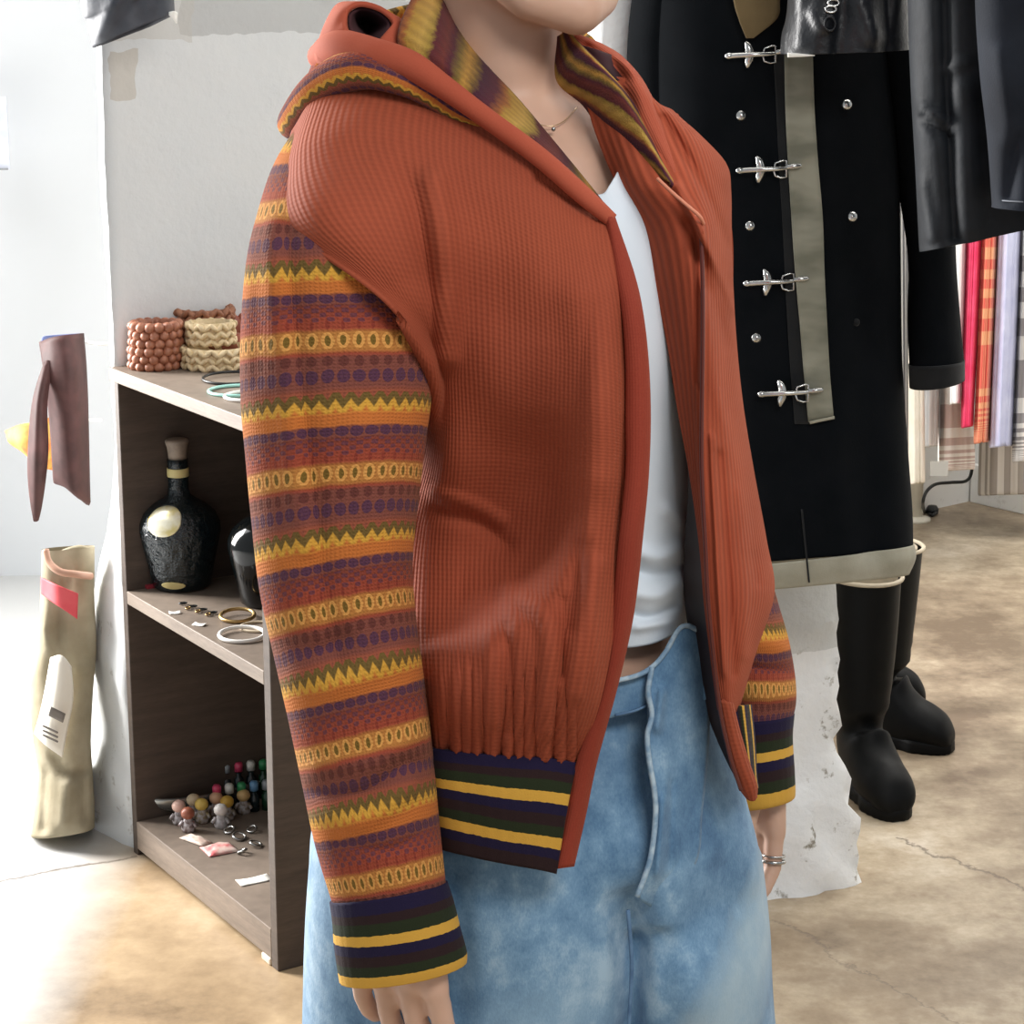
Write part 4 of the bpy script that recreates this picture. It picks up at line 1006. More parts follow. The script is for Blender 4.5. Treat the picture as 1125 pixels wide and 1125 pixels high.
shirt('plaid_shirt', (1080, 1095, 250), (1071, 1086, 478), Y1, stripes('orange plaid', ((230, 136, 108), (218, 96, 84)), 0.011, 'x', 0.5, 0.85, (238, 190, 140)), 'orange and red plaid shirt right of the hot pink one', seed=7)
shirt('pink_check_shirt', (1090, 1110, 250), (1080, 1098, 440), Y2, stripes('pink stripes', ((240, 224, 230), (222, 184, 200)), 0.012), 'pale pink striped shirt between the plaid and lavender shirts', seed=8)
shirt('lavender_shirt', (1097, 1121, 250), (1088, 1112, 482), Y1, simple('lavender cotton', (186, 190, 222), (202, 206, 232), 0.85), 'lavender blue shirt near the right edge of the photo', seed=9)
shirt('grey_shirt', (1123, 1150, 250), (1114, 1146, 497), Y1, stripes('grey stripes', ((206, 204, 200), (140, 136, 136)), 0.016, 'y'), 'grey banded shirt cut off by the right edge', seed=10)
shirt('brown_striped_shirt', (1085, 1150, 280), (1078, 1150, 533), Y3, stripes('brown stripes', ((200, 194, 186), (150, 142, 134)), 0.02), 'brown striped shirt hanging lowest behind the lavender one', seed=11)
t = thing('swing_tag', 'grey card tag hanging under the white shirts on the far rack', 'tag', tuple(P(1022, 523, Y1 - .12)))
obj('tag_card', obox(P(1022, 523, Y1 - .12), (0.042, 0, 0), (0, 0.002, 0), (0, 0, 0.036)), simple('grey card', (172, 170, 164), None, 0.7), t, smooth=False)
obj('tag_string', tube([P(1031, 508, Y1 - .12), P(1031, 480, Y1 - .04), P(1031, 470, Y2 - .05)], 0.0015, 6), M_WHT, t)
o = obj('power_cable', tube([P(1070, 480, 5.72), P(1068, 515, 5.72), P(1062, 528, 5.70), P(1045, 530, 5.66), P(1028, 532, 5.62), P(1018, 540, 5.60), P(1014, 552, 5.60), G(1016, 562, 0.006), G(1024, 566, 0.006), G(1028, 563, 0.006)], 0.0045, 8, 60), M_BLKW)
tag(o, 'black power cord hanging behind the shirts down to the floor', 'cable')
o = obj('power_plug', lathe(G(1024, 564, 0.0), [(0.0005, 0), (0.016, 0), (0.018, 0.012), (0.012, 0.022), (0.0005, 0.024)], 16), M_BLKW); tag(o, 'small black plug lying on the floor at the end of the cord', 'plug')
# ---------------------------------------------------------------- the person
YP = 1.68
root_xy = P(590, 700, YP)
per = thing('person', 'person in an open rust knit hooded jacket, white top and light blue jeans', 'person', (root_xy[0], root_xy[1], 0))

# body: one continuous skin surface
parts = []
def ell_tube(rows, nv=40, n=32):
    (vf, uv) = rings(rows, nv, n); return cap(vf, n, True, True)
torso = [(495, -40, 622, -40, 1.695, .052, 0), (483, 20, 616, 20, 1.690, .052, 0), (482, 70, 616, 70, 1.690, .053, 0), (478, 105, 624, 100, 1.695, .056, 0), (440, 128, 668, 122, 1.70, .070, 0), (400, 150, 715, 145, 1.705, .085, 0),
         (390, 190, 750, 185, 1.70, .103, 0), (405, 300, 765, 300, 1.69, .118, 0), (430, 420, 750, 420, 1.69, .112, 0), (450, 560, 738, 560, 1.69, .100, 0), (452, 680, 745, 680, 1.69, .104, 0), (450, 722, 750, 718, 1.69, .111, 0), (430, 790, 765, 790, 1.69, .112, 0), (410, 900, 790, 900, 1.69, .115, 0), (420, 960, 780, 960, 1.69, .10, 0)]
parts.append(ell_tube(torso))
sh_r, el_r, wr_r = P(398, 178, 1.60), P(368, 600, 1.535), P(430, 940, 1.50)
sh_l, el_l, wr_l = P(724, 210, 1.76), P(776, 560, 1.85), P(836, 790, 1.83)
parts.append(chain([P(470, 160, 1.66), sh_r, (sh_r + el_r) / 2, el_r, (el_r + wr_r) / 2, wr_r], [.050, .048, .042, .036, .034, .025]))
parts.append(chain([P(685, 175, 1.72), sh_l, (sh_l + el_l) / 2, el_l, (el_l + wr_l) / 2, wr_l], [.050, .046, .040, .034, .030, .018]))
hipc = (P(420, 930, 1.69) + P(780, 930, 1.69)) / 2
right_leg = [P(505, 930, 1.66), np.array([P(505, 930, 1.66)[0] - .01, 1.64, 0.46]), np.array([P(505, 930, 1.66)[0] - .01, 1.68, 0.09])]
left_leg = [P(700, 930, 1.72), np.array([P(700, 930, 1.72)[0] + .01, 1.72, 0.46]), np.array([P(700, 930, 1.72)[0] + .02, 1.76, 0.09])]
FD = np.array([0.65, -0.76, 0.0]); FD /= np.linalg.norm(FD); RD = np.array([-0.76, -0.65, 0.0]); RD /= np.linalg.norm(RD)
for lg in (right_leg, left_leg):
    parts.append(chain([lg[0], (lg[0] + lg[1]) / 2, lg[1], lg[1] * .55 + lg[2] * .45, lg[2]], [.088, .074, .052, .050, .034]))
    parts.append(chain([lg[2] + np.array([0, 0, -.04]), lg[2] + FD * .09 + np.array([0, 0, -.055]), lg[2] + FD * .15 + np.array([0, 0, -.062])], [.036, .030, .022]))
# head
HC = P(574, -143, 1.665)
def hp(f, r, u): return HC + FD * f - RD * r + Z * u        # forward, to her left, up
HR = np.array([-RD, -FD, Z]).T                                # local x: left, y: back, z: up
parts.append(ball(hp(-.012, 0, .028), (.074, .093, .088), 28, 20, HR))
parts.append(ball(hp(.018, 0, -.035), (.058, .068, .075), 24, 16, HR))
parts.append(chain([hp(.060, 0, -.098), hp(.045, .030, -.088), hp(.005, .050, -.055)], [.020, .020, .020]))
parts.append(chain([hp(.060, 0, -.098), hp(.045, -.030, -.088), hp(.005, -.050, -.055)], [.020, .020, .020]))
parts.append(ball(hp(.030, 0, -.070), (.045, .046, .042), 20, 14, HR))
parts.append(chain([hp(.079, 0, .018), hp(.090, 0, -.008), hp(.098, 0, -.026)], [.008, .010, .0115]))
for s in (-1, 1):
    parts.append(ball(hp(.090, .011 * s, -.030), .0075, 10, 8))
    parts.append(ball(hp(-.010, .074 * s, -.012), (.008, .018, .030), 14, 10, HR))
    parts.append(ball(hp(.046, .032 * s, -.030), (.026, .024, .028), 14, 10, HR))
parts.append(tube([hp(.078, -.024, -.0605), hp(.088, -.010, -.056), hp(.090, 0, -.058), hp(.088, .010, -.056), hp(.078, .024, -.0605)], [.003, .0062, .0065, .0062, .003], 10, 16))
parts.append(tube([hp(.077, -.022, -.064), hp(.086, -.010, -.069), hp(.088, 0, -.070), hp(.086, .010, -.069), hp(.077, .022, -.064)], [.003, .0068, .0075, .0068, .003], 10, 16))
parts.append(chain([P(548, 20, 1.69), hp(-.02, 0, -.06)], [.050, .048]))

# hands
def hand(wr, d, idx, back, curl, k=1.0, spread=1.0, th=1.0, fr=1.0):
    """wr wrist, d towards the fingertips, idx towards the index finger, back = back of the hand"""
    d, idx, back = [np.array(x, float) / np.linalg.norm(x) for x in (d, idx, back)]
    out = []
    base = {}
    for i, (off, ln, rr, pl) in enumerate(((.030, .074, .0083, .086), (.0105, .082, .0086, .090), (-.0095, .076, .0082, .087), (-.0285, .060, .0073, .080))):
        mcp = wr + d * pl * k + idx * off * k * spread
        out.append(chain([wr + d * .012 + idx * off * .5, wr + d * pl * .55 + idx * off * .85, mcp], [.017 * k, .0135 * k, .0108 * k]))
        a = 0.0; p = mcp; pts = [p]; rs = [rr * 1.12 * k * fr]
        for j, seg in enumerate((.46, .30, .24)):
            a += curl[j] * (1 + .04 * i)
            dirv = d * math.cos(a) - back * math.sin(a) + idx * (.05 * (1.5 - i))
            p = p + dirv / np.linalg.norm(dirv) * ln * seg * k; pts.append(p); rs.append(rr * (1.0, .95, .82)[j] * k * fr)
        out.append(chain(pts, rs)); base[i] = pts
    # palm
    out.append(chain([wr, wr + d * .045 * k + idx * .012, wr + d * .078 * k + idx * .018], [.022 * k, .019 * k, .014 * k]))
    out.append(chain([wr, wr + d * .045 * k - idx * .012, wr + d * .072 * k - idx * .018], [.022 * k, .018 * k, .013 * k]))
    # thumb leaves the index side near the wrist
    t0 = wr + d * .022 * k + idx * .018 * k - back * .008
    t1 = t0 + (d * .80 + idx * .30 * th - back * .50) * .040 * k
    t2 = t1 + (d * .92 + idx * .12 * th - back * .32) * .034 * k
    t3 = t2 + (d * .97 + idx * .02 - back * .20) * .026 * k
    out.append(chain([t0, t1, t2, t3], [.016 * k, .0125 * k, .0102 * k, .0086 * k])); base['t'] = [t0, t1, t2, t3]
    return out, base, (d, idx, back)
rw = P(430, 955, 1.505); ld = np.array([.03, -.03, -1.0])
hr, br, fr_ = hand(rw, ld, (0.88, -0.47, 0.02), (-.47, -.88, 0), (.20, .30, .25), 1.02, 1.10, -0.9, 1.04)
parts += hr
parts.append(chain([wr_r, rw], [.025, .023]))
lw = P(829, 806, 1.838)
hl, bl, fl_ = hand(lw, (.05, -.08, -1.0), (0.45, -0.89, 0.0), (.89, .45, 0), (.16, .45, .45), 0.94)
parts += hl
parts.append(chain([wr_l, lw], [.018, .018]))
body = obj('body', join(*parts), M_SKIN, per); remesh(body, 0.0031, 4, 0.5)
# nails
M_NAIL = simple('pink nail', (230, 190, 178), None, 0.3)
# eyes, brows, lips
M_EYEW = simple('eye white', (232, 228, 222), None, 0.2); M_IRIS = simple('brown iris', (50, 32, 22), None, 0.15); M_LIP = simple('rose lips', (190, 110, 104), None, 0.45)
for s in (-1, 1):
    ey = obj('eye', ball(hp(.0625, .031 * s, .004), .0125, 18, 12), M_EYEW, per)
    obj('iris', ball(hp(.0712, .0315 * s, .004), (.0058, .0048, .0058), 14, 10, HR), M_IRIS, ey)
    obj('eyelid', tube([hp(.068, .018 * s, .006), hp(.0755, .031 * s, .0115), hp(.066, .044 * s, .006)], .0026, 8, 14), M_SKIN, per)
    obj('eyebrow', tube([hp(.080, .015 * s, .024), hp(.082, .032 * s, .030), hp(.068, .050 * s, .024)], [.0028, .0034, .0012], 8, 14), M_HAIR, per)
obj('lips', join(tube([hp(.079, -.024, -.0605), hp(.0895, -.010, -.0555), hp(.0925, 0, -.0575), hp(.0905, .010, -.0555), hp(.079, .024, -.0605)], [.002, .0058, .0060, .0058, .002], 10, 16),
                 tube([hp(.078, -.022, -.0645), hp(.0885, -.010, -.0690), hp(.0905, 0, -.070), hp(.0885, .010, -.0690), hp(.078, .022, -.0645)], [.002, .0060, .0068, .0060, .002], 10, 16)), M_LIP, per)
# hair: cap and low bun at the nape
hs = []
hs.append(ball(hp(-.022, 0, .040), (.084, .100, .094), 28, 20, HR))
hs.append(ball(hp(-.060, 0, -.010), (.070, .060, .070), 24, 16, HR))
for s in (-1, 1):
    hs.append(chain([hp(.055, .030 * s, .080), hp(.045, .062 * s, .045), hp(.010, .074 * s, .02), hp(-.02, .074 * s, .0)], [.022, .018, .016, .018]))
hs.append(ball(hp(-.118, 0, .02), (.036, .034, .036), 20, 14, HR))
hair = obj('hair', join(*hs), M_HAIR, per); remesh(hair, 0.005, 6)

# ---- tank top
(vf, uv) = patch([[(540, 205, 1.60), (600, 206, 1.580), (655, 214, 1.575), (672, 200, 1.580), (700, 150, 1.61), (725, 120, 1.64)],
                  [(500, 260, 1.59), (580, 260, 1.565), (650, 258, 1.557), (700, 255, 1.567), (740, 250, 1.60), (775, 240, 1.66)],
                  [(470, 380, 1.60), (560, 380, 1.555), (650, 380, 1.545), (710, 380, 1.558), (750, 378, 1.60), (775, 376, 1.66)],
                  [(460, 480, 1.60), (560, 480, 1.570), (650, 480, 1.560), (710, 480, 1.570), (748, 480, 1.61), (768, 480, 1.67)],
                  [(455, 590, 1.62), (560, 590, 1.580), (650, 590, 1.572), (710, 588, 1.582), (745, 586, 1.615), (762, 584, 1.67)],
                  [(455, 660, 1.62), (560, 665, 1.583), (650, 672, 1.575), (710, 662, 1.582), (748, 650, 1.615), (762, 640, 1.67)],
                  [(455, 700, 1.63), (560, 706, 1.588), (660, 712, 1.580), (710, 709, 1.586), (742, 696, 1.615), (760, 680, 1.67)]], 50, 110,
                 folds=[([(690, 603), (725, 612), (752, 600)], 8, .008), ([(688, 622), (720, 632), (752, 622)], 6, -.008), ([(688, 650), (722, 655), (748, 640)], 8, .007), ([(690, 672), (715, 678), (745, 664)], 5, -.007),
                        ([(700, 690), (735, 684)], 5, .005), ([(735, 560), (756, 580)], 8, .006)], noise_amp=.0025, noise_scale=14)
tank = obj('tank_top', vf, M_TANK, per, solid=-0.002)
obj('tank_top_back', rings([(455, 240, 770, 240, 1.70, .04, 0, 0), (440, 400, 760, 400, 1.70, .04, 0, 0), (450, 560, 762, 560, 1.70, .04, 0, 0), (448, 705, 762, 690, 1.70, .03, 0, 1)], 20, 48, back=2.9)[0], M_TANK, tank)
# necklace
ch = [P(500 + 24 * k, y, 1.0) for k, y in enumerate((0,))]
npts = [P(500, 88, 1.655), P(530, 108, 1.642), P(560, 124, 1.632), P(598, 138, 1.622), P(618, 134, 1.628), P(634, 118, 1.645)]
nk = obj('necklace', tube(npts, .0004, 6, 40), simple('fine gold chain', (226, 200, 160), None, 0.25, 0.7), per)
for (px, py) in ((590, 138), (608, 142)):
    o = obj('pendant', ball(P(px, py, 1.618), (.0016, .0014, .0018), 10, 8), M_GOLD if px < 600 else M_SILV, nk)

# ---- jeans: hips and two wide legs grown together
pj = []
pj.append(ell_tube([(430, 790, 752, 722, 1.69, .110, 0), (405, 820, 790, 780, 1.69, .120, 0), (352, 880, 820, 880, 1.69, .135, 0), (340, 950, 836, 950, 1.69, .145, 0), (350, 1020, 835, 1020, 1.69, .14, 0)], 30, 48))
def P3(px, py, Y, z): 
    return P(px, py, Y)
lgR = [(341, 930, 700, 930, 1.65, .125, 0), (335, 1020, 716, 1020, 1.65, .13, 0), (332, 1125, 722, 1125, 1.655, .13, 0), (325, 1400, 680, 1400, 1.66, .12, 0), (320, 1760, 640, 1760, 1.68, .115, 0), (320, 2050, 640, 2050, 1.70, .115, 0)]
lgL = [(570, 930, 836, 930, 1.72, .125, 0), (640, 1020, 846, 1020, 1.71, .13, 0), (650, 1125, 852, 1125, 1.70, .13, 0), (690, 1400, 880, 1400, 1.74, .11, 0), (700, 1700, 900, 1700, 1.76, .11, 0), (700, 1960, 905, 1960, 1.78, .11, 0)]
pj.append(ell_tube(lgR, 50, 48)); pj.append(ell_tube(lgL, 50, 48))
V, Fc = join(*pj)
V[:, 2] = np.maximum(V[:, 2], 0.03)
V = fold(V, [([(600, 790), (590, 950), (600, 1125)], 40, .006), ([(430, 960), (440, 1125)], 26, .008), ([(500, 960), (500, 1125)], 14, -.010), ([(760, 800), (740, 950), (760, 1100)], 22, .008), ([(800, 950), (820, 1125)], 14, -.006),
             ([(690, 985), (694, 1060), (690, 1140)], 11, -.030), ([(712, 985), (716, 1125)], 12, .006), ([(700, 800), (712, 900), (700, 960)], 7, -.010)], 1.70, .004, 9)
jeans = obj('jeans', (V, Fc), M_DENIM, per); remesh(jeans, 0.0045, 6, 0.5)
# fly flap with worn edge, laid over the front
def dj(px): return 1.69 - .125 * math.sqrt(max(0, 1 - ((px - 575) / 262) ** 2)) 
def fl(px, py, o):
    base = np.interp(py, [690, 760, 850, 950, 1125], [1.573, 1.565, 1.552, 1.543, 1.545]) + .00000135 * max(0, px - 600) ** 2
    return (px, py, base - o)
fly_c = [[fl(716, 733, .012), fl(730, 720, .012), fl(750, 688, .014), fl(775, 700, .010)],
         [fl(713, 780, .014), fl(728, 780, .014), fl(748, 770, .012), fl(780, 770, .006)],
         [fl(713, 830, .012), fl(728, 830, .013), fl(745, 830, .009), fl(778, 830, .004)],
         [fl(720, 890, .012), fl(732, 890, .013), fl(745, 890, .007), fl(772, 890, .002)],
         [fl(712, 950, .010), fl(725, 950, .011), fl(740, 950, .006), fl(764, 950, .001)],
         [fl(700, 985, .002), fl(705, 990, .002), fl(711, 994, -.001), fl(718, 998, -.006)]]
(vf, uv) = patch(fly_c, 24, 60, folds=[([(728, 880), (722, 960)], 4, .004), ([(738, 860), (735, 950)], 4, -.003), ([(727, 760), (722, 800)], 5, .006)], noise_amp=.002, noise_scale=30)
fly = obj('fly_flap', vf, M_DENIM, jeans, solid=-0.004)
edge = [(716, 733), (712, 760), (716, 785), (711, 808), (713, 835), (719, 870), (720, 900), (714, 945), (700, 985)]
obj('fly_edge', tube([P(*fl(x, y, .016)) for x, y in edge], .0022, 8, 70), M_DENIM_EDGE, jeans)
wb = [(650, 752), (676, 748), (700, 742), (716, 733)]
obj('waistband', patch([[fl(x, y, .009) for x, y in wb], [fl(x, y + 40, .006) for x, y in wb]], 20, 10)[0], M_DENIM, jeans, solid=-0.003)
obj('waistband_edge', tube([P(*fl(x, y, .014)) for x, y in wb + [(730, 718), (750, 688), (775, 697)]], .0020, 8, 50), M_DENIM_EDGE, jeans)
obj('stitching', tube([P(*fl(x, y + 38, .0085)) for x, y in wb[1:]], .0010, 6, 20), M_DENIM_DK, jeans)
obj('belt_loop', obox(P(*fl(776, 700, .016)), (0.010, 0, 0), (0, .003, 0), (-.002, -.001, -.05)), M_DENIM, jeans, bevel=.001)
# leg seam
obj('side_seam', tube([P(x, y, 1.54) for x, y in ((690, 1000), (694, 1060), (691, 1125), (690, 1180))], .0016, 8, 20), M_DENIM_DK, jeans)
# shoes
M_SHOE = simple('white canvas shoe', (220, 218, 210), None, 0.7)
for lg in (right_leg, left_leg):
    b = lg[2]; b = np.array([b[0], b[1], 0.0])
    sh = obj('shoe', join(chain([b + Z * .055, b + FD * .08 + Z * .042, b + FD * .145 + Z * .034], [.050, .042, .033])), M_SHOE, per); remesh(sh, .006, 6)
    so = []
    q = [(.0, .012), (.05, .012), (.10, .012), (.15, .012)]
    obj('sole', join(chain([b + Z * .020, b + FD * .08 + Z * .020, b + FD * .150 + Z * .020], [.040, .040, .034])), simple('shoe sole', (200, 198, 190)), sh).scale = (1, 1, 1)

# ---------------------------------------------------------------- jacket
Yj = 0
front = [
 [(672, 243, 1.500), (640, 224, 1.502), (592, 186, 1.512), (532, 143, 1.535), (470, 110, 1.555), (402, 98, 1.575), (352, 108, 1.59), (324, 146, 1.60)],
 [(676, 290, 1.485), (644, 266, 1.483), (597, 236, 1.488), (534, 198, 1.498), (465, 168, 1.508), (392, 156, 1.510), (336, 172, 1.528), (307, 205, 1.560)],
 [(684, 345, 1.470), (655, 325, 1.468), (603, 300, 1.472), (544, 268, 1.482), (482, 248, 1.476), (420, 232, 1.452), (350, 236, 1.456), (300, 255, 1.505)],
 [(688, 400, 1.465), (660, 385, 1.460), (607, 365, 1.466), (548, 340, 1.482), (490, 325, 1.480), (452, 316, 1.450), (412, 304, 1.443), (360, 286, 1.448)],
 [(688, 460, 1.462), (662, 450, 1.456), (607, 440, 1.462), (550, 425, 1.480), (503, 415, 1.502), (484, 410, 1.505), (470, 398, 1.474), (440, 352, 1.446)],
 [(688, 520, 1.464), (662, 515, 1.464), (607, 508, 1.490), (550, 500, 1.512), (503, 500, 1.515), (484, 496, 1.528), (468, 484, 1.550), (452, 430, 1.57)],
 [(680, 600, 1.464), (656, 598, 1.470), (602, 595, 1.504), (545, 590, 1.532), (495, 588, 1.543), (466, 586, 1.556), (440, 582, 1.58), (415, 575, 1.64)],
 [(671, 690, 1.464), (648, 690, 1.462), (598, 688, 1.470), (545, 686, 1.486), (495, 684, 1.512), (460, 682, 1.535), (430, 678, 1.58), (400, 670, 1.64)],
 [(656, 770, 1.470), (634, 770, 1.460), (590, 768, 1.464), (542, 765, 1.468), (498, 760, 1.480), (464, 756, 1.52), (430, 750, 1.57), (398, 742, 1.63)],
 [(634, 838, 1.486), (616, 836, 1.484), (580, 833, 1.484), (540, 829, 1.488), (500, 825, 1.496), (468, 821, 1.52), (435, 815, 1.56), (400, 806, 1.62)]]
frf = [([(476, 200), (488, 280), (490, 390)], 13, .014), ([(440, 190), (456, 245), (466, 300), (474, 372)], 15, -.005), ([(396, 180), (424, 250), (446, 300)], 34, -.010),
       ([(640, 330), (655, 420), (650, 520)], 26, .010), ([(590, 440), (600, 520)], 36, -.007),
       ([(560, 690), (562, 760), (556, 800)], 7, -.006), ([(578, 660), (600, 680), (604, 740), (596, 800)], 8, .008), ([(620, 660), (618, 740)], 7, -.005), ([(540, 700), (538, 790)], 8, .005),
       ([(560, 650), (565, 690)], 10, .006), ([(655, 620), (640, 700), (632, 760)], 8, .006), ([(640, 600), (628, 690)], 9, -.006),
       ([(700, 250), (640, 232), (590, 200)], 8, -.006), ([(485, 560), (530, 575), (560, 600)], 10, -.005), ([(480, 540), (520, 552), (552, 570)], 7, .004)]
def gathers(px, py):
    k = np.clip((py - 700) / 130, 0, 1) ** 1.4 * np.clip((640 - px) / 30, 0, 1)
    CX, CY = [360, 420, 470, 520, 560, 590, 615, 635, 650, 662, 672], [760, 742, 722, 698, 668, 628, 580, 520, 440, 350, 200]
    dist = pdist(px, py, list(zip(CX, CY))); yc = np.interp(px, CX, CY)
    s = np.clip((dist + 18) / 52, 0, 1); s = s * s * (3 - 2 * s)
    h_ = np.clip((840 - py) / 150, 0, 1); h_ = h_ * h_ * (3 - 2 * h_)
    drape = .030 * s * np.clip((680 - px) / 30, 0, 1) * h_ * np.clip((px - 440) / 40, 0.3, 1)
    d2 = np.clip((yc - py) / 120, 0, 1); sag = -.008 * np.exp(-((dist + 45) / 40) ** 2) * np.clip((py - 380) / 80, 0, 1) * np.clip((672 - px) / 30, 0, 1) * np.clip((px - 470) / 40, 0, 1)
    return drape + sag + k * (.0052 * np.sin(px * .44 + 1.4 * np.sin(px * .11) + .01 * py) + .0014 * np.sin(px * .9 + 2))
(vf, uv) = patch(front, 150, 220, folds=frf, noise_amp=.0035, noise_scale=9, extra=gathers)
jacket = obj('jacket', vf, M_RUST, per, uv=uv, solid=-0.003); jacket['label'] = 'rust rib knit hooded jacket, open at the front'
fV = vf[0]
# back of the jacket, closing behind the person
backrows = [
 [(330, 140, 1.60), (380, 95, 1.70), (470, 80, 1.80), (600, 85, 1.87), (700, 105, 1.88), (745, 125, 1.82)],
 [(300, 240, 1.56), (350, 220, 1.76), (470, 215, 1.86), (620, 215, 1.93), (750, 220, 1.93), (800, 230, 1.82)],
 [(430, 350, 1.47), (390, 350, 1.70), (450, 345, 1.85), (600, 345, 1.93), (750, 345, 1.93), (806, 345, 1.82)],
 [(440, 470, 1.62), (400, 465, 1.72), (440, 460, 1.86), (600, 455, 1.93), (760, 455, 1.93), (816, 450, 1.80)],
 [(415, 580, 1.64), (395, 575, 1.74), (430, 570, 1.86), (600, 565, 1.93), (770, 565, 1.92), (834, 560, 1.80)],
 [(400, 700, 1.64), (380, 692, 1.74), (420, 685, 1.86), (600, 680, 1.92), (750, 675, 1.91), (830, 680, 1.80)],
 [(398, 810, 1.62), (375, 802, 1.72), (410, 795, 1.83), (580, 785, 1.88), (720, 780, 1.88), (800, 785, 1.80)]]
(vfb, uvb) = patch(backrows, 70, 80, noise_amp=.004)
obj('jacket_back', vfb, M_RUST, jacket, uv=uvb, solid=0.003)
# placket strip along the opening
pl_l = [(664, 238, 1.498), (674, 290, 1.482), (683, 345, 1.467), (687, 400, 1.460), (687, 460, 1.457), (687, 520, 1.457), (679, 600, 1.455), (670, 690, 1.459), (655, 770, 1.467), (633, 838, 1.482), (620, 895, 1.49), (609, 955, 1.496)]
pl_r = [(676, 238, 1.497), (697, 300, 1.482), (707, 345, 1.468), (713, 400, 1.462), (715, 460, 1.460), (713, 520, 1.460), (708, 575, 1.460), (697, 672, 1.464), (680, 750, 1.472), (656, 838, 1.486), (644, 895, 1.494), (631, 952, 1.500)]
rowsP = [[(a[0], a[1], a[2] - .004), (a[0] * .7 + b[0] * .3, a[1] * .7 + b[1] * .3, min(a[2], b[2]) - .008), (a[0] * .3 + b[0] * .7, a[1] * .3 + b[1] * .7, min(a[2], b[2]) - .008), (b[0], b[1], b[2] - .003), (b[0] - 3, b[1], b[2] + .008)] for a, b in zip(pl_l, pl_r)]
(vf, uv) = patch(rowsP, 16, 140, noise_amp=.0012, noise_scale=30)
o = obj('placket', vf, M_PLACKET, jacket, uv=uv, solid=-0.004); o['label'] = 'smooth dark red front edge facing'
# hem rib
hem = [[(633, 836, 1.484), (600, 831, 1.482), (560, 829, 1.484), (520, 826, 1.490), (484, 822, 1.500), (455, 816, 1.53), (425, 808, 1.58), (395, 800, 1.64)],
       [(625, 870, 1.483), (596, 866, 1.480), (560, 863, 1.482), (522, 858, 1.488), (486, 853, 1.498), (455, 846, 1.53), (425, 838, 1.58), (395, 830, 1.64)],
       [(618, 910, 1.487), (592, 906, 1.484), (560, 902, 1.486), (526, 895, 1.491), (490, 887, 1.500), (458, 878, 1.53), (425, 870, 1.58), (395, 860, 1.64)],
       [(610, 956, 1.494), (588, 951, 1.490), (560, 946, 1.492), (530, 940, 1.497), (496, 932, 1.506), (460, 922, 1.54), (428, 914, 1.59), (398, 902, 1.64)]]
(vf, uv) = patch(hem, 60, 40, noise_amp=.0015, noise_scale=20)
V_, F_ = vf; uvh = [[(t[0], None) for t in f] for f in uv]
nu_, nv_ = 60, 40
uvh = []
for i in range(nv_ - 1):
    for j in range(nu_ - 1):
        uvh.append([(j / nu_ * .17, i / (nv_ - 1)), (j / nu_ * .17, (i + 1) / (nv_ - 1)), ((j + 1) / nu_ * .17, (i + 1) / (nv_ - 1)), ((j + 1) / nu_ * .17, i / (nv_ - 1))])
o = obj('hem_band', vf, M_HEM, jacket, uv=uvh, solid=-0.005); o['label'] = 'navy, green and yellow striped rib hem'
hemb = [[(395, 800, 1.64), (378, 798, 1.74), (410, 792, 1.84), (580, 782, 1.885), (720, 778, 1.885), (808, 782, 1.80)], [(398, 902, 1.64), (382, 896, 1.74), (415, 888, 1.84), (580, 872, 1.885), (720, 868, 1.885), (815, 868, 1.80)]]
(vf, uv) = patch(hemb, 60, 20, uvf=lambda a, b: (a * .5, b)); o = obj('hem_band', vf, M_HEM, jacket, uv=uv, solid=0.005)

# left front: upper part turned outwards, seen beyond the shirt
lf = [
 [(640, 92, 1.640), (668, 84, 1.62), (700, 90, 1.61), (722, 112, 1.615), (738, 120, 1.66), (742, 124, 1.76)],
 [(646, 120, 1.625), (676, 118, 1.60), (712, 122, 1.588), (745, 130, 1.60), (774, 153, 1.67), (762, 156, 1.80)],
 [(657, 155, 1.610), (688, 158, 1.580), (724, 160, 1.572), (764, 160, 1.585), (798, 180, 1.67), (786, 184, 1.82)],
 [(676, 200, 1.592), (706, 203, 1.560), (746, 208, 1.553), (778, 208, 1.575), (803, 210, 1.67), (792, 208, 1.83)],
 [(702, 252, 1.580), (734, 248, 1.552), (768, 246, 1.548), (788, 254, 1.580), (804, 260, 1.67), (794, 262, 1.84)],
 [(718, 310, 1.572), (746, 310, 1.550), (771, 312, 1.546), (790, 318, 1.585), (806, 320, 1.67), (796, 322, 1.84)],
 [(733, 380, 1.572), (754, 380, 1.552), (772, 380, 1.546), (793, 384, 1.580), (810, 384, 1.67), (800, 384, 1.84)],
 [(744, 450, 1.572), (760, 450, 1.556), (771, 452, 1.548), (796, 450, 1.572), (817, 448, 1.67), (805, 450, 1.84)],
 [(757, 520, 1.568), (765, 520, 1.556), (772, 520, 1.548), (802, 520, 1.568), (828, 516, 1.67), (815, 516, 1.83)],
 [(768, 600, 1.562), (772, 600, 1.552), (777, 600, 1.546), (808, 600, 1.560), (842, 594, 1.66), (828, 594, 1.80)],
 [(773, 660, 1.560), (776, 660, 1.552), (780, 660, 1.546), (812, 660, 1.556), (850, 652, 1.64), (838, 652, 1.76)],
 [(780, 720, 1.562), (783, 720, 1.554), (787, 720, 1.549), (806, 722, 1.553), (830, 716, 1.60), (828, 716, 1.68)],
 [(788, 780, 1.568), (791, 780, 1.560), (795, 780, 1.556), (802, 782, 1.558), (810, 782, 1.58), (812, 782, 1.62)]]
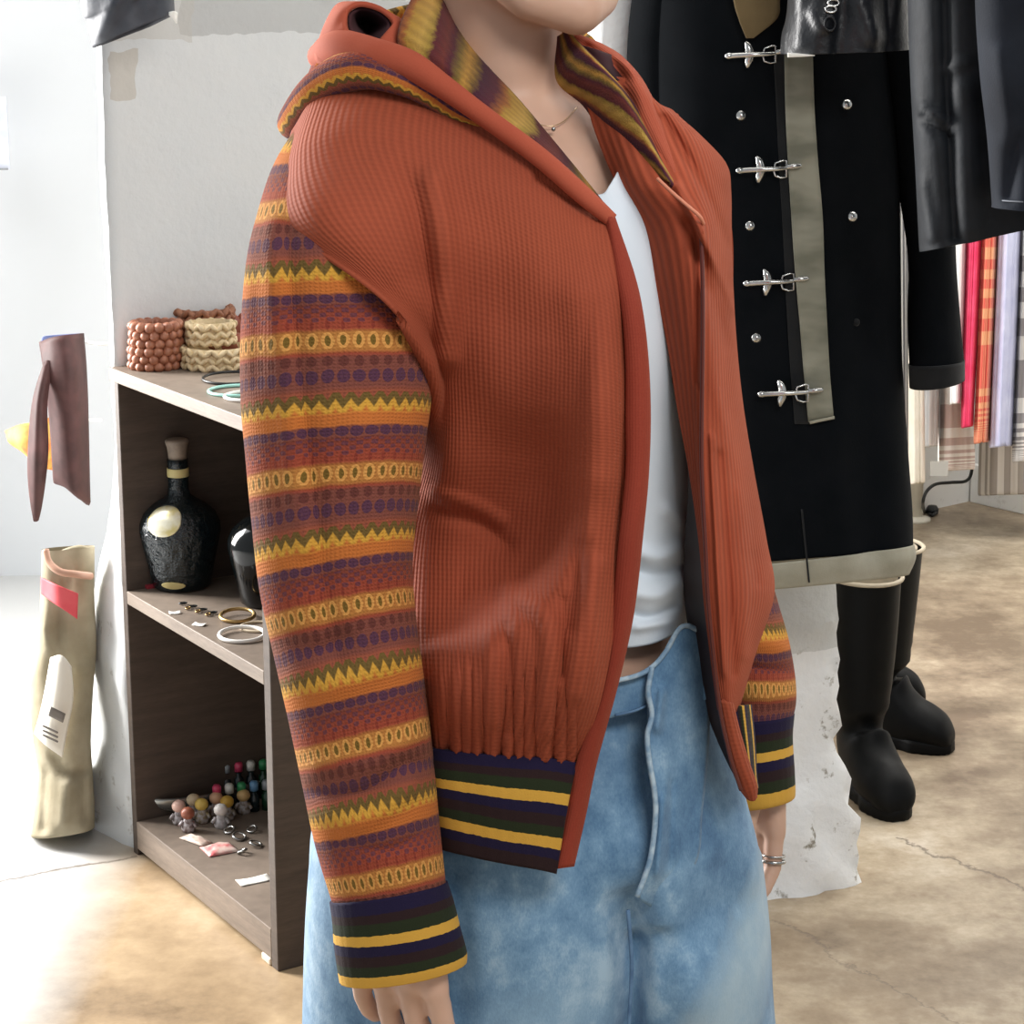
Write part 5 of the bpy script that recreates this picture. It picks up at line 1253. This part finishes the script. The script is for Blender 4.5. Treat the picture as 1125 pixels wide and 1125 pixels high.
lff = [([(745, 205), (790, 300), (806, 340)], 5, .010), ([(756, 245), (780, 320), (800, 380)], 7, -.010), ([(770, 250), (800, 300)], 8, .006), ([(730, 130), (770, 200), (800, 270)], 6, -.010), ([(760, 140), (796, 200)], 8, .006), ([(778, 330), (786, 420), (812, 520), (828, 600)], 8, .006),
       ([(790, 500), (800, 620), (806, 740)], 5, -.007), ([(782, 480), (788, 620), (796, 740)], 4, .005), ([(812, 540), (818, 640), (818, 720)], 6, .006), ([(826, 560), (832, 640)], 5, -.006), ([(770, 240), (771, 420)], 3, .004), ([(764, 250), (765, 420)], 3, -.004)]
(vf, uv) = patch(lf, 80, 190, folds=lff, noise_amp=.003, noise_scale=14)
obj('left_front', vf, M_CORD, jacket, uv=uv, solid=-0.003)
# its lower edge facing down to the rounded tip
ef = [[(788, 770, 1.560), (792, 770, 1.552), (800, 771, 1.552), (806, 772, 1.560)], [(794, 805, 1.565), (799, 805, 1.556), (808, 805, 1.556), (814, 805, 1.565)], [(802, 840, 1.570), (808, 840, 1.560), (818, 838, 1.560), (824, 838, 1.570)],
      [(812, 866, 1.575), (818, 866, 1.566), (827, 864, 1.566), (832, 862, 1.575)], [(820, 878, 1.580), (824, 880, 1.574), (829, 880, 1.574), (832, 876, 1.580)]]
(vf, uv) = patch(ef, 12, 40); obj('placket', vf, M_RUST, jacket, uv=uv, solid=-0.004)
obj('collar_seam', tube([P(722, 196, 1.545), P(738, 211, 1.538), P(754, 225, 1.535), P(768, 237, 1.532), P(773, 246, 1.538)], .0013, 6, 40), simple('pale stitched seam', (206, 130, 100)), jacket)
# zip line along the left front
obj('zip_tape', tube([P(x, y, Y_ - .006) for x, y, Y_ in ((770, 250, 1.546), (772, 312, 1.544), (772, 380, 1.544), (771, 452, 1.546), (771, 520, 1.546), (775, 600, 1.544), (778, 660, 1.544), (784, 720, 1.548), (791, 780, 1.554), (802, 830, 1.560), (814, 868, 1.566))], .0015, 8, 120), M_ZIP, jacket)
(vf, uv) = patch([[(735, 400, 1.585), (750, 400, 1.58), (768, 400, 1.562)], [(744, 450, 1.583), (757, 450, 1.576), (770, 450, 1.560)], [(756, 520, 1.58), (763, 520, 1.572), (770, 520, 1.556)], [(752, 600, 1.60), (765, 600, 1.578), (775, 600, 1.556)],
                  [(752, 660, 1.61), (768, 660, 1.58), (779, 660, 1.556)], [(762, 720, 1.61), (776, 720, 1.58), (786, 720, 1.560)], [(779, 790, 1.60), (788, 790, 1.58), (795, 790, 1.568)], [(800, 840, 1.60), (805, 840, 1.585), (810, 840, 1.576)], [(813, 862, 1.60), (815, 864, 1.59), (820, 866, 1.585)]], 14, 90)
o = obj('lining', vf, M_LINING, jacket, solid=-0.002); o['label'] = 'dark lining edge'
# folded hem rib of the left side
(vf, uv) = patch([[(806, 778, 1.575), (818, 775, 1.585), (826, 774, 1.62)], [(812, 812, 1.58), (822, 812, 1.59), (830, 812, 1.63)], [(820, 850, 1.585), (826, 850, 1.60), (832, 850, 1.63)], [(826, 868, 1.59), (829, 866, 1.61), (834, 866, 1.64)]], 20, 30, uvf=lambda a, b: (b * .3, a * .9))
o = obj('hem_band', vf, M_HEM, jacket, uv=uv, solid=-0.004)

# sleeves
slr = [(345, 118, 420, 100, 1.61, .020, 0), (306, 180, 425, 170, 1.585, .05, 0), (286, 240, 436, 234, 1.535, .060, -4), (275, 290, 452, 288, 1.514, .063, -6), (269, 365, 468, 360, 1.510, .062, -8), (269, 440, 470, 428, 1.508, .062, -8),
       (274, 500, 463, 486, 1.505, .060, -8), (280, 565, 456, 546, 1.503, .058, -8), (289, 645, 449, 616, 1.500, .056, -7), (304, 715, 453, 682, 1.500, .054, -5), (320, 785, 462, 750, 1.500, .053, 0), (336, 860, 471, 825, 1.500, .052, 2), (351, 930, 478, 900, 1.500, .050, 3), (369, 990, 485, 968, 1.500, .045, 4), (371, 996, 485, 974, 1.500, .042, 5)]
def sleeve_v(r): return ((r[1] + r[3]) / 2 + r[6] * .5 - 446) / 146.0
rowsS = [tuple(r) + (sleeve_v(r),) for r in slr]
(vf, uv) = rings(rowsS, 260, 120)
sfolds = [([(300, 250), (306, 330), (318, 420), (326, 520), (338, 600)], 11, .006), ([(318, 260), (326, 400), (342, 520), (356, 640), (372, 720)], 16, -.006), ([(285, 300), (286, 420)], 9, -.003), ([(400, 470), (420, 620)], 24, .004),
          ([(310, 700), (345, 712), (380, 700)], 12, -.005), ([(325, 745), (370, 750), (440, 720)], 14, .005), ([(345, 870), (400, 868), (440, 840), (470, 838)], 9, -.007), ([(350, 895), (400, 900), (450, 866)], 9, .006), ([(350, 840), (410, 836), (455, 806)], 9, .004), ([(375, 925), (430, 930), (470, 905)], 7, -.003)]
V_ = fold(vf[0], sfolds, 1.52, .0030, 14)
# clip the part hidden under the shoulder away is not needed: the shoulder cloth lies over it
o = obj('sleeve', (V_, vf[1]), M_ISLE, jacket, uv=uv, solid=-0.003); o['label'] = 'patterned knit sleeve, nearer arm'
sl_r = o
def cuff(rows, par, vs_):
    rr = [tuple(r) + (v_,) for v_, r in zip(vs_, rows)]
    (vf, uv) = rings(rr, 40, 90, radial=lambda t, q: 1 + .006 * math.sin(60 * t))
    uv = [[(a * .30, b) for a, b in f] for f in uv]
    o = obj('cuff', (fold(vf[0], [], None, .0012, 40), vf[1]), M_CUFF, par, uv=uv, solid=-0.004)
    return o
cuff([(368, 990, 486, 970, 1.500, .046, 5), (371, 1012, 493, 992, 1.500, .047, 7), (373, 1038, 500, 1020, 1.500, .045, 9), (377, 1066, 507, 1046, 1.500, .042, 10), (379, 1078, 507, 1056, 1.500, .039, 11)], sl_r, (0, .24, .54, .85, 1.02))
sll = [(680, 165, 735, 165, 1.76, .03, 0), (690, 220, 765, 220, 1.77, .050, 0), (705, 320, 785, 320, 1.80, .050, 0), (735, 450, 803, 450, 1.83, .050, 0), (765, 560, 826, 560, 1.845, .050, 0), (776, 620, 840, 622, 1.85, .050, 0), (782, 660, 851, 662, 1.84, .050, 4), (796, 700, 863, 704, 1.83, .050, 5),
       (794, 740, 870, 744, 1.825, .050, 5), (796, 770, 871, 770, 1.82, .048, 5), (798, 790, 868, 786, 1.815, .042, 5)]
rowsL = [tuple(r) + (((r[1] + r[3]) / 2 - 690) / 118.0,) for r in sll]
(vf, uv) = rings(rowsL, 160, 80)
o = obj('sleeve', (fold(vf[0], [([(815, 700), (860, 712)], 8, .005), ([(810, 730), (866, 738)], 7, -.006), ([(820, 760), (868, 765)], 8, .005)], 1.86, .004, 16), vf[1]), M_ISLE, jacket, uv=uv, solid=-0.003); o['label'] = 'patterned knit sleeve, farther arm'
cuff([(796, 790, 868, 784, 1.815, .042, 5), (797, 818, 866, 810, 1.815, .042, 5), (798, 852, 868, 844, 1.815, .042, 5), (799, 880, 869, 870, 1.815, .040, 6), (800, 884, 868, 874, 1.815, .036, 6)], o, (0, .3, .68, .96, 1.02))

# ---- hood
def isle_patch(name, ctrl, par, nu=40, nv=40, uvf=None, solid=-0.003, **k):
    (vf, uv) = patch(ctrl, nu, nv, uvf=uvf, **k); return obj(name, vf, M_HLIN if 'lining' in name else M_ISLE_HOOD, par, uv=uv, solid=solid)
hood = obj('hood', tube([P(672, 242, 1.494), P(640, 214, 1.494), P(592, 172, 1.503), P(532, 128, 1.52), P(488, 96, 1.53), P(450, 72, 1.545), P(410, 60, 1.565), P(372, 52, 1.60), P(352, 62, 1.66)], [.005, .0065, .0068, .0070, .0082, .0105, .012, .0125, .010], 16, 90), M_ROLL, jacket)
hood['label'] = 'folded-back hood with rust edge and patterned lining'
# lining band near side, around the neck
near = [[(436, 58, 1.575), (438, 30, 1.585), (450, 2, 1.62), (462, -20, 1.70)],
        [(466, 76, 1.558), (470, 52, 1.565), (478, 22, 1.60), (486, -8, 1.68)],
        [(492, 94, 1.548), (496, 76, 1.552), (500, 56, 1.585), (505, 30, 1.66)],
        [(520, 116, 1.538), (526, 104, 1.545), (532, 90, 1.575), (534, 70, 1.64)],
        [(552, 138, 1.530), (560, 130, 1.538), (568, 122, 1.568), (566, 104, 1.62)],
        [(590, 166, 1.520), (600, 162, 1.528), (606, 160, 1.560), (600, 144, 1.60)],
        [(640, 208, 1.510), (648, 208, 1.520), (650, 212, 1.548), (646, 200, 1.575)],
        [(668, 236, 1.506), (670, 236, 1.512), (672, 238, 1.530), (668, 228, 1.555)]]
isle_patch('hood_lining', near, hood, 30, 110, uvf=lambda a, b: (a * 2, b * 2.0 - .09))
# patterned roll under the edge, running over the shoulder and behind
obj('hood_roll', *[tube([P(530, 138, 1.535), P(500, 122, 1.54), P(468, 100, 1.545), P(436, 84, 1.552), P(402, 76, 1.565), P(368, 86, 1.585), P(340, 108, 1.61), P(322, 135, 1.66), P(330, 130, 1.74)], [.004, .008, .010, .0125, .0145, .0145, .013, .012, .012], 20, 90)], M_ISLE_HOOD, hood)
ro = hood.children[-1] if False else bpy.data.objects['hood_roll']
me = ro.data; ul = me.uv_layers.new(name='UVMap')
k_ = 0
for p_ in me.polygons:
    vi = list(p_.vertices); js = [v % 20 for v in vi]
    for li, v in zip(p_.loop_indices, vi):
        i, j = divmod(v, 20)
        if max(js) == 19 and min(js) == 0 and j == 0: j = 20
        ul.data[li].uv = (i / 90 * 26, j / 20 * 2.0 + 0.15)
# crumpled rust top of the hood with its dark opening
def ringpatch(outer, inner, n, m):
    o_ = np.array([P(*q) for q in outer]); i_ = np.array([P(*q) for q in inner])
    def close(p, n): 
        p = np.vstack([p[-1:], p, p[:2]]); q = cr(p, 20 * (len(p) - 1) + 1)[20:-20]
        return q[np.linspace(0, len(q) - 1, n + 1).astype(int)][:-1]
    A, B = close(o_, n), close(i_, n); V = []
    for k in range(m):
        t = k / (m - 1); c = A * (1 - t) + B * t
        bul = math.sin(math.pi * min(1, t * 1.0)) * .008
        for p in c:
            d = CAM - p; d /= np.linalg.norm(d); V.append(p + d * bul)
    return np.array(V), [f for f in grid_faces(m, n, True)]
outer = [(352, 66, 1.62), (356, 44, 1.62), (366, 20, 1.63), (376, 8, 1.65), (398, 10, 1.66), (428, 20, 1.65), (444, 34, 1.63), (440, 62, 1.595), (410, 72, 1.585), (374, 74, 1.60)]
inner = [(384, 34, 1.59), (382, 24, 1.60), (384, 14, 1.605), (394, 8, 1.61), (406, 9, 1.61), (420, 15, 1.605), (430, 27, 1.60), (422, 44, 1.59), (411, 54, 1.585), (396, 48, 1.585)]
V_, F_ = ringpatch(outer, inner, 72, 12)
hc = obj('hood_crown', (V_, F_), M_ROLL, hood, solid=0.004)
V_, F_ = ringpatch([(a, b, c + .004) for a, b, c in inner], [(402 + (a - 402) * .3, 30 + (b - 30) * .3, c + .07) for a, b, c in inner], 48, 8)
V_ = np.vstack([V_, V_[-48:].mean(0)[None]]); F_ = list(F_) + [(7 * 48 + j, len(V_) - 1, 7 * 48 + (j + 1) % 48) for j in range(48)]
obj('hood_opening', (V_, F_), M_DARKHOLE, hood, solid=0.002)
isle_patch('hood_side', [[(350, 50, 1.64), (362, 46, 1.62), (378, 50, 1.61)], [(338, 82, 1.66), (352, 80, 1.62), (372, 76, 1.595)], [(322, 128, 1.68), (338, 112, 1.64), (352, 98, 1.61)]], hood, 14, 20, uvf=lambda a, b: (b * 6, a * .8 + .3), noise_amp=.004, noise_scale=30)
# patterned strip running down the back of the shoulder towards the sleeve
# far side lining and fold
far = [[(612, 40, 1.665), (620, 36, 1.655), (628, 38, 1.645), (634, 44, 1.640)],
       [(611, 88, 1.650), (626, 76, 1.630), (648, 66, 1.615), (660, 70, 1.612)],
       [(640, 116, 1.632), (656, 108, 1.605), (676, 96, 1.590), (692, 106, 1.592)],
       [(660, 146, 1.618), (676, 138, 1.590), (698, 132, 1.573), (713, 145, 1.578)],
       [(682, 176, 1.602), (700, 172, 1.575), (716, 165, 1.560), (729, 178, 1.566)],
       [(704, 194, 1.590), (722, 197, 1.562), (735, 200, 1.550), (746, 208, 1.552)]]
isle_patch('hood_lining', far, hood, 30, 80, uvf=lambda a, b: (b * 3, (a - 1.3 * b) / .87 - .61))
(vf, uv) = patch([[(618, 34, 1.66), (630, 36, 1.66), (648, 42, 1.665), (662, 48, 1.68)], [(636, 54, 1.645), (655, 52, 1.64), (672, 56, 1.645), (682, 60, 1.67)], [(662, 84, 1.625), (682, 72, 1.610), (696, 76, 1.62), (704, 84, 1.66)],
                  [(690, 110, 1.60), (700, 98, 1.590), (710, 98, 1.60), (720, 112, 1.65)], [(706, 140, 1.580), (714, 128, 1.580), (722, 124, 1.59), (732, 130, 1.64)], [(740, 205, 1.560), (742, 190, 1.560), (745, 180, 1.57), (752, 180, 1.60)]], 24, 60,
                 folds=[([(645, 52), (668, 62), (684, 84)], 8, -.016)], noise_amp=.002)
obj('hood_fold', vf, M_ROLL, hood, uv=uv, solid=-0.004)
obj('hood_opening', patch([[(640, 50, 1.640), (655, 54, 1.635), (672, 60, 1.640)], [(650, 62, 1.635), (666, 70, 1.628), (682, 76, 1.63)], [(672, 86, 1.615), (680, 88, 1.612), (686, 90, 1.615)]], 12, 12)[0], M_DARKHOLE, hood, solid=-.001)
# hood mass behind the neck joining both sides
isle_patch('hood_back', [[(352, 60, 1.62), (400, 20, 1.75), (480, 0, 1.84), (560, 5, 1.86), (620, 20, 1.82), (650, 40, 1.70)], [(330, 110, 1.66), (380, 100, 1.84), (480, 90, 1.93), (580, 90, 1.95), (680, 95, 1.92), (715, 110, 1.70)], [(335, 150, 1.66), (400, 150, 1.84), (500, 140, 1.90), (600, 140, 1.92), (700, 140, 1.90), (730, 130, 1.70)]], hood, 60, 30, uvf=lambda a, b: (a * 30, b * 1.4), solid=.004, noise_amp=.006)
# ring on the far hand
p0, p1 = bl[0][0], bl[0][1]
c_ = p0 + (p1 - p0) * .80; ax = (p1 - p0) / np.linalg.norm(p1 - p0); x_, y_, _ = frame(ax)
o = obj('finger_ring', join(tube([c_ + .0096 * (x_ * math.cos(a) + y_ * math.sin(a)) for a in np.linspace(0, 6.2832, 28)[:-1]], .0016, 8, closed=True),
                            tube([c_ - ax * .005 + .0096 * (x_ * math.cos(a) + y_ * math.sin(a)) for a in np.linspace(0, 6.2832, 28)[:-1]], .0009, 8, closed=True)), M_STEEL, per)
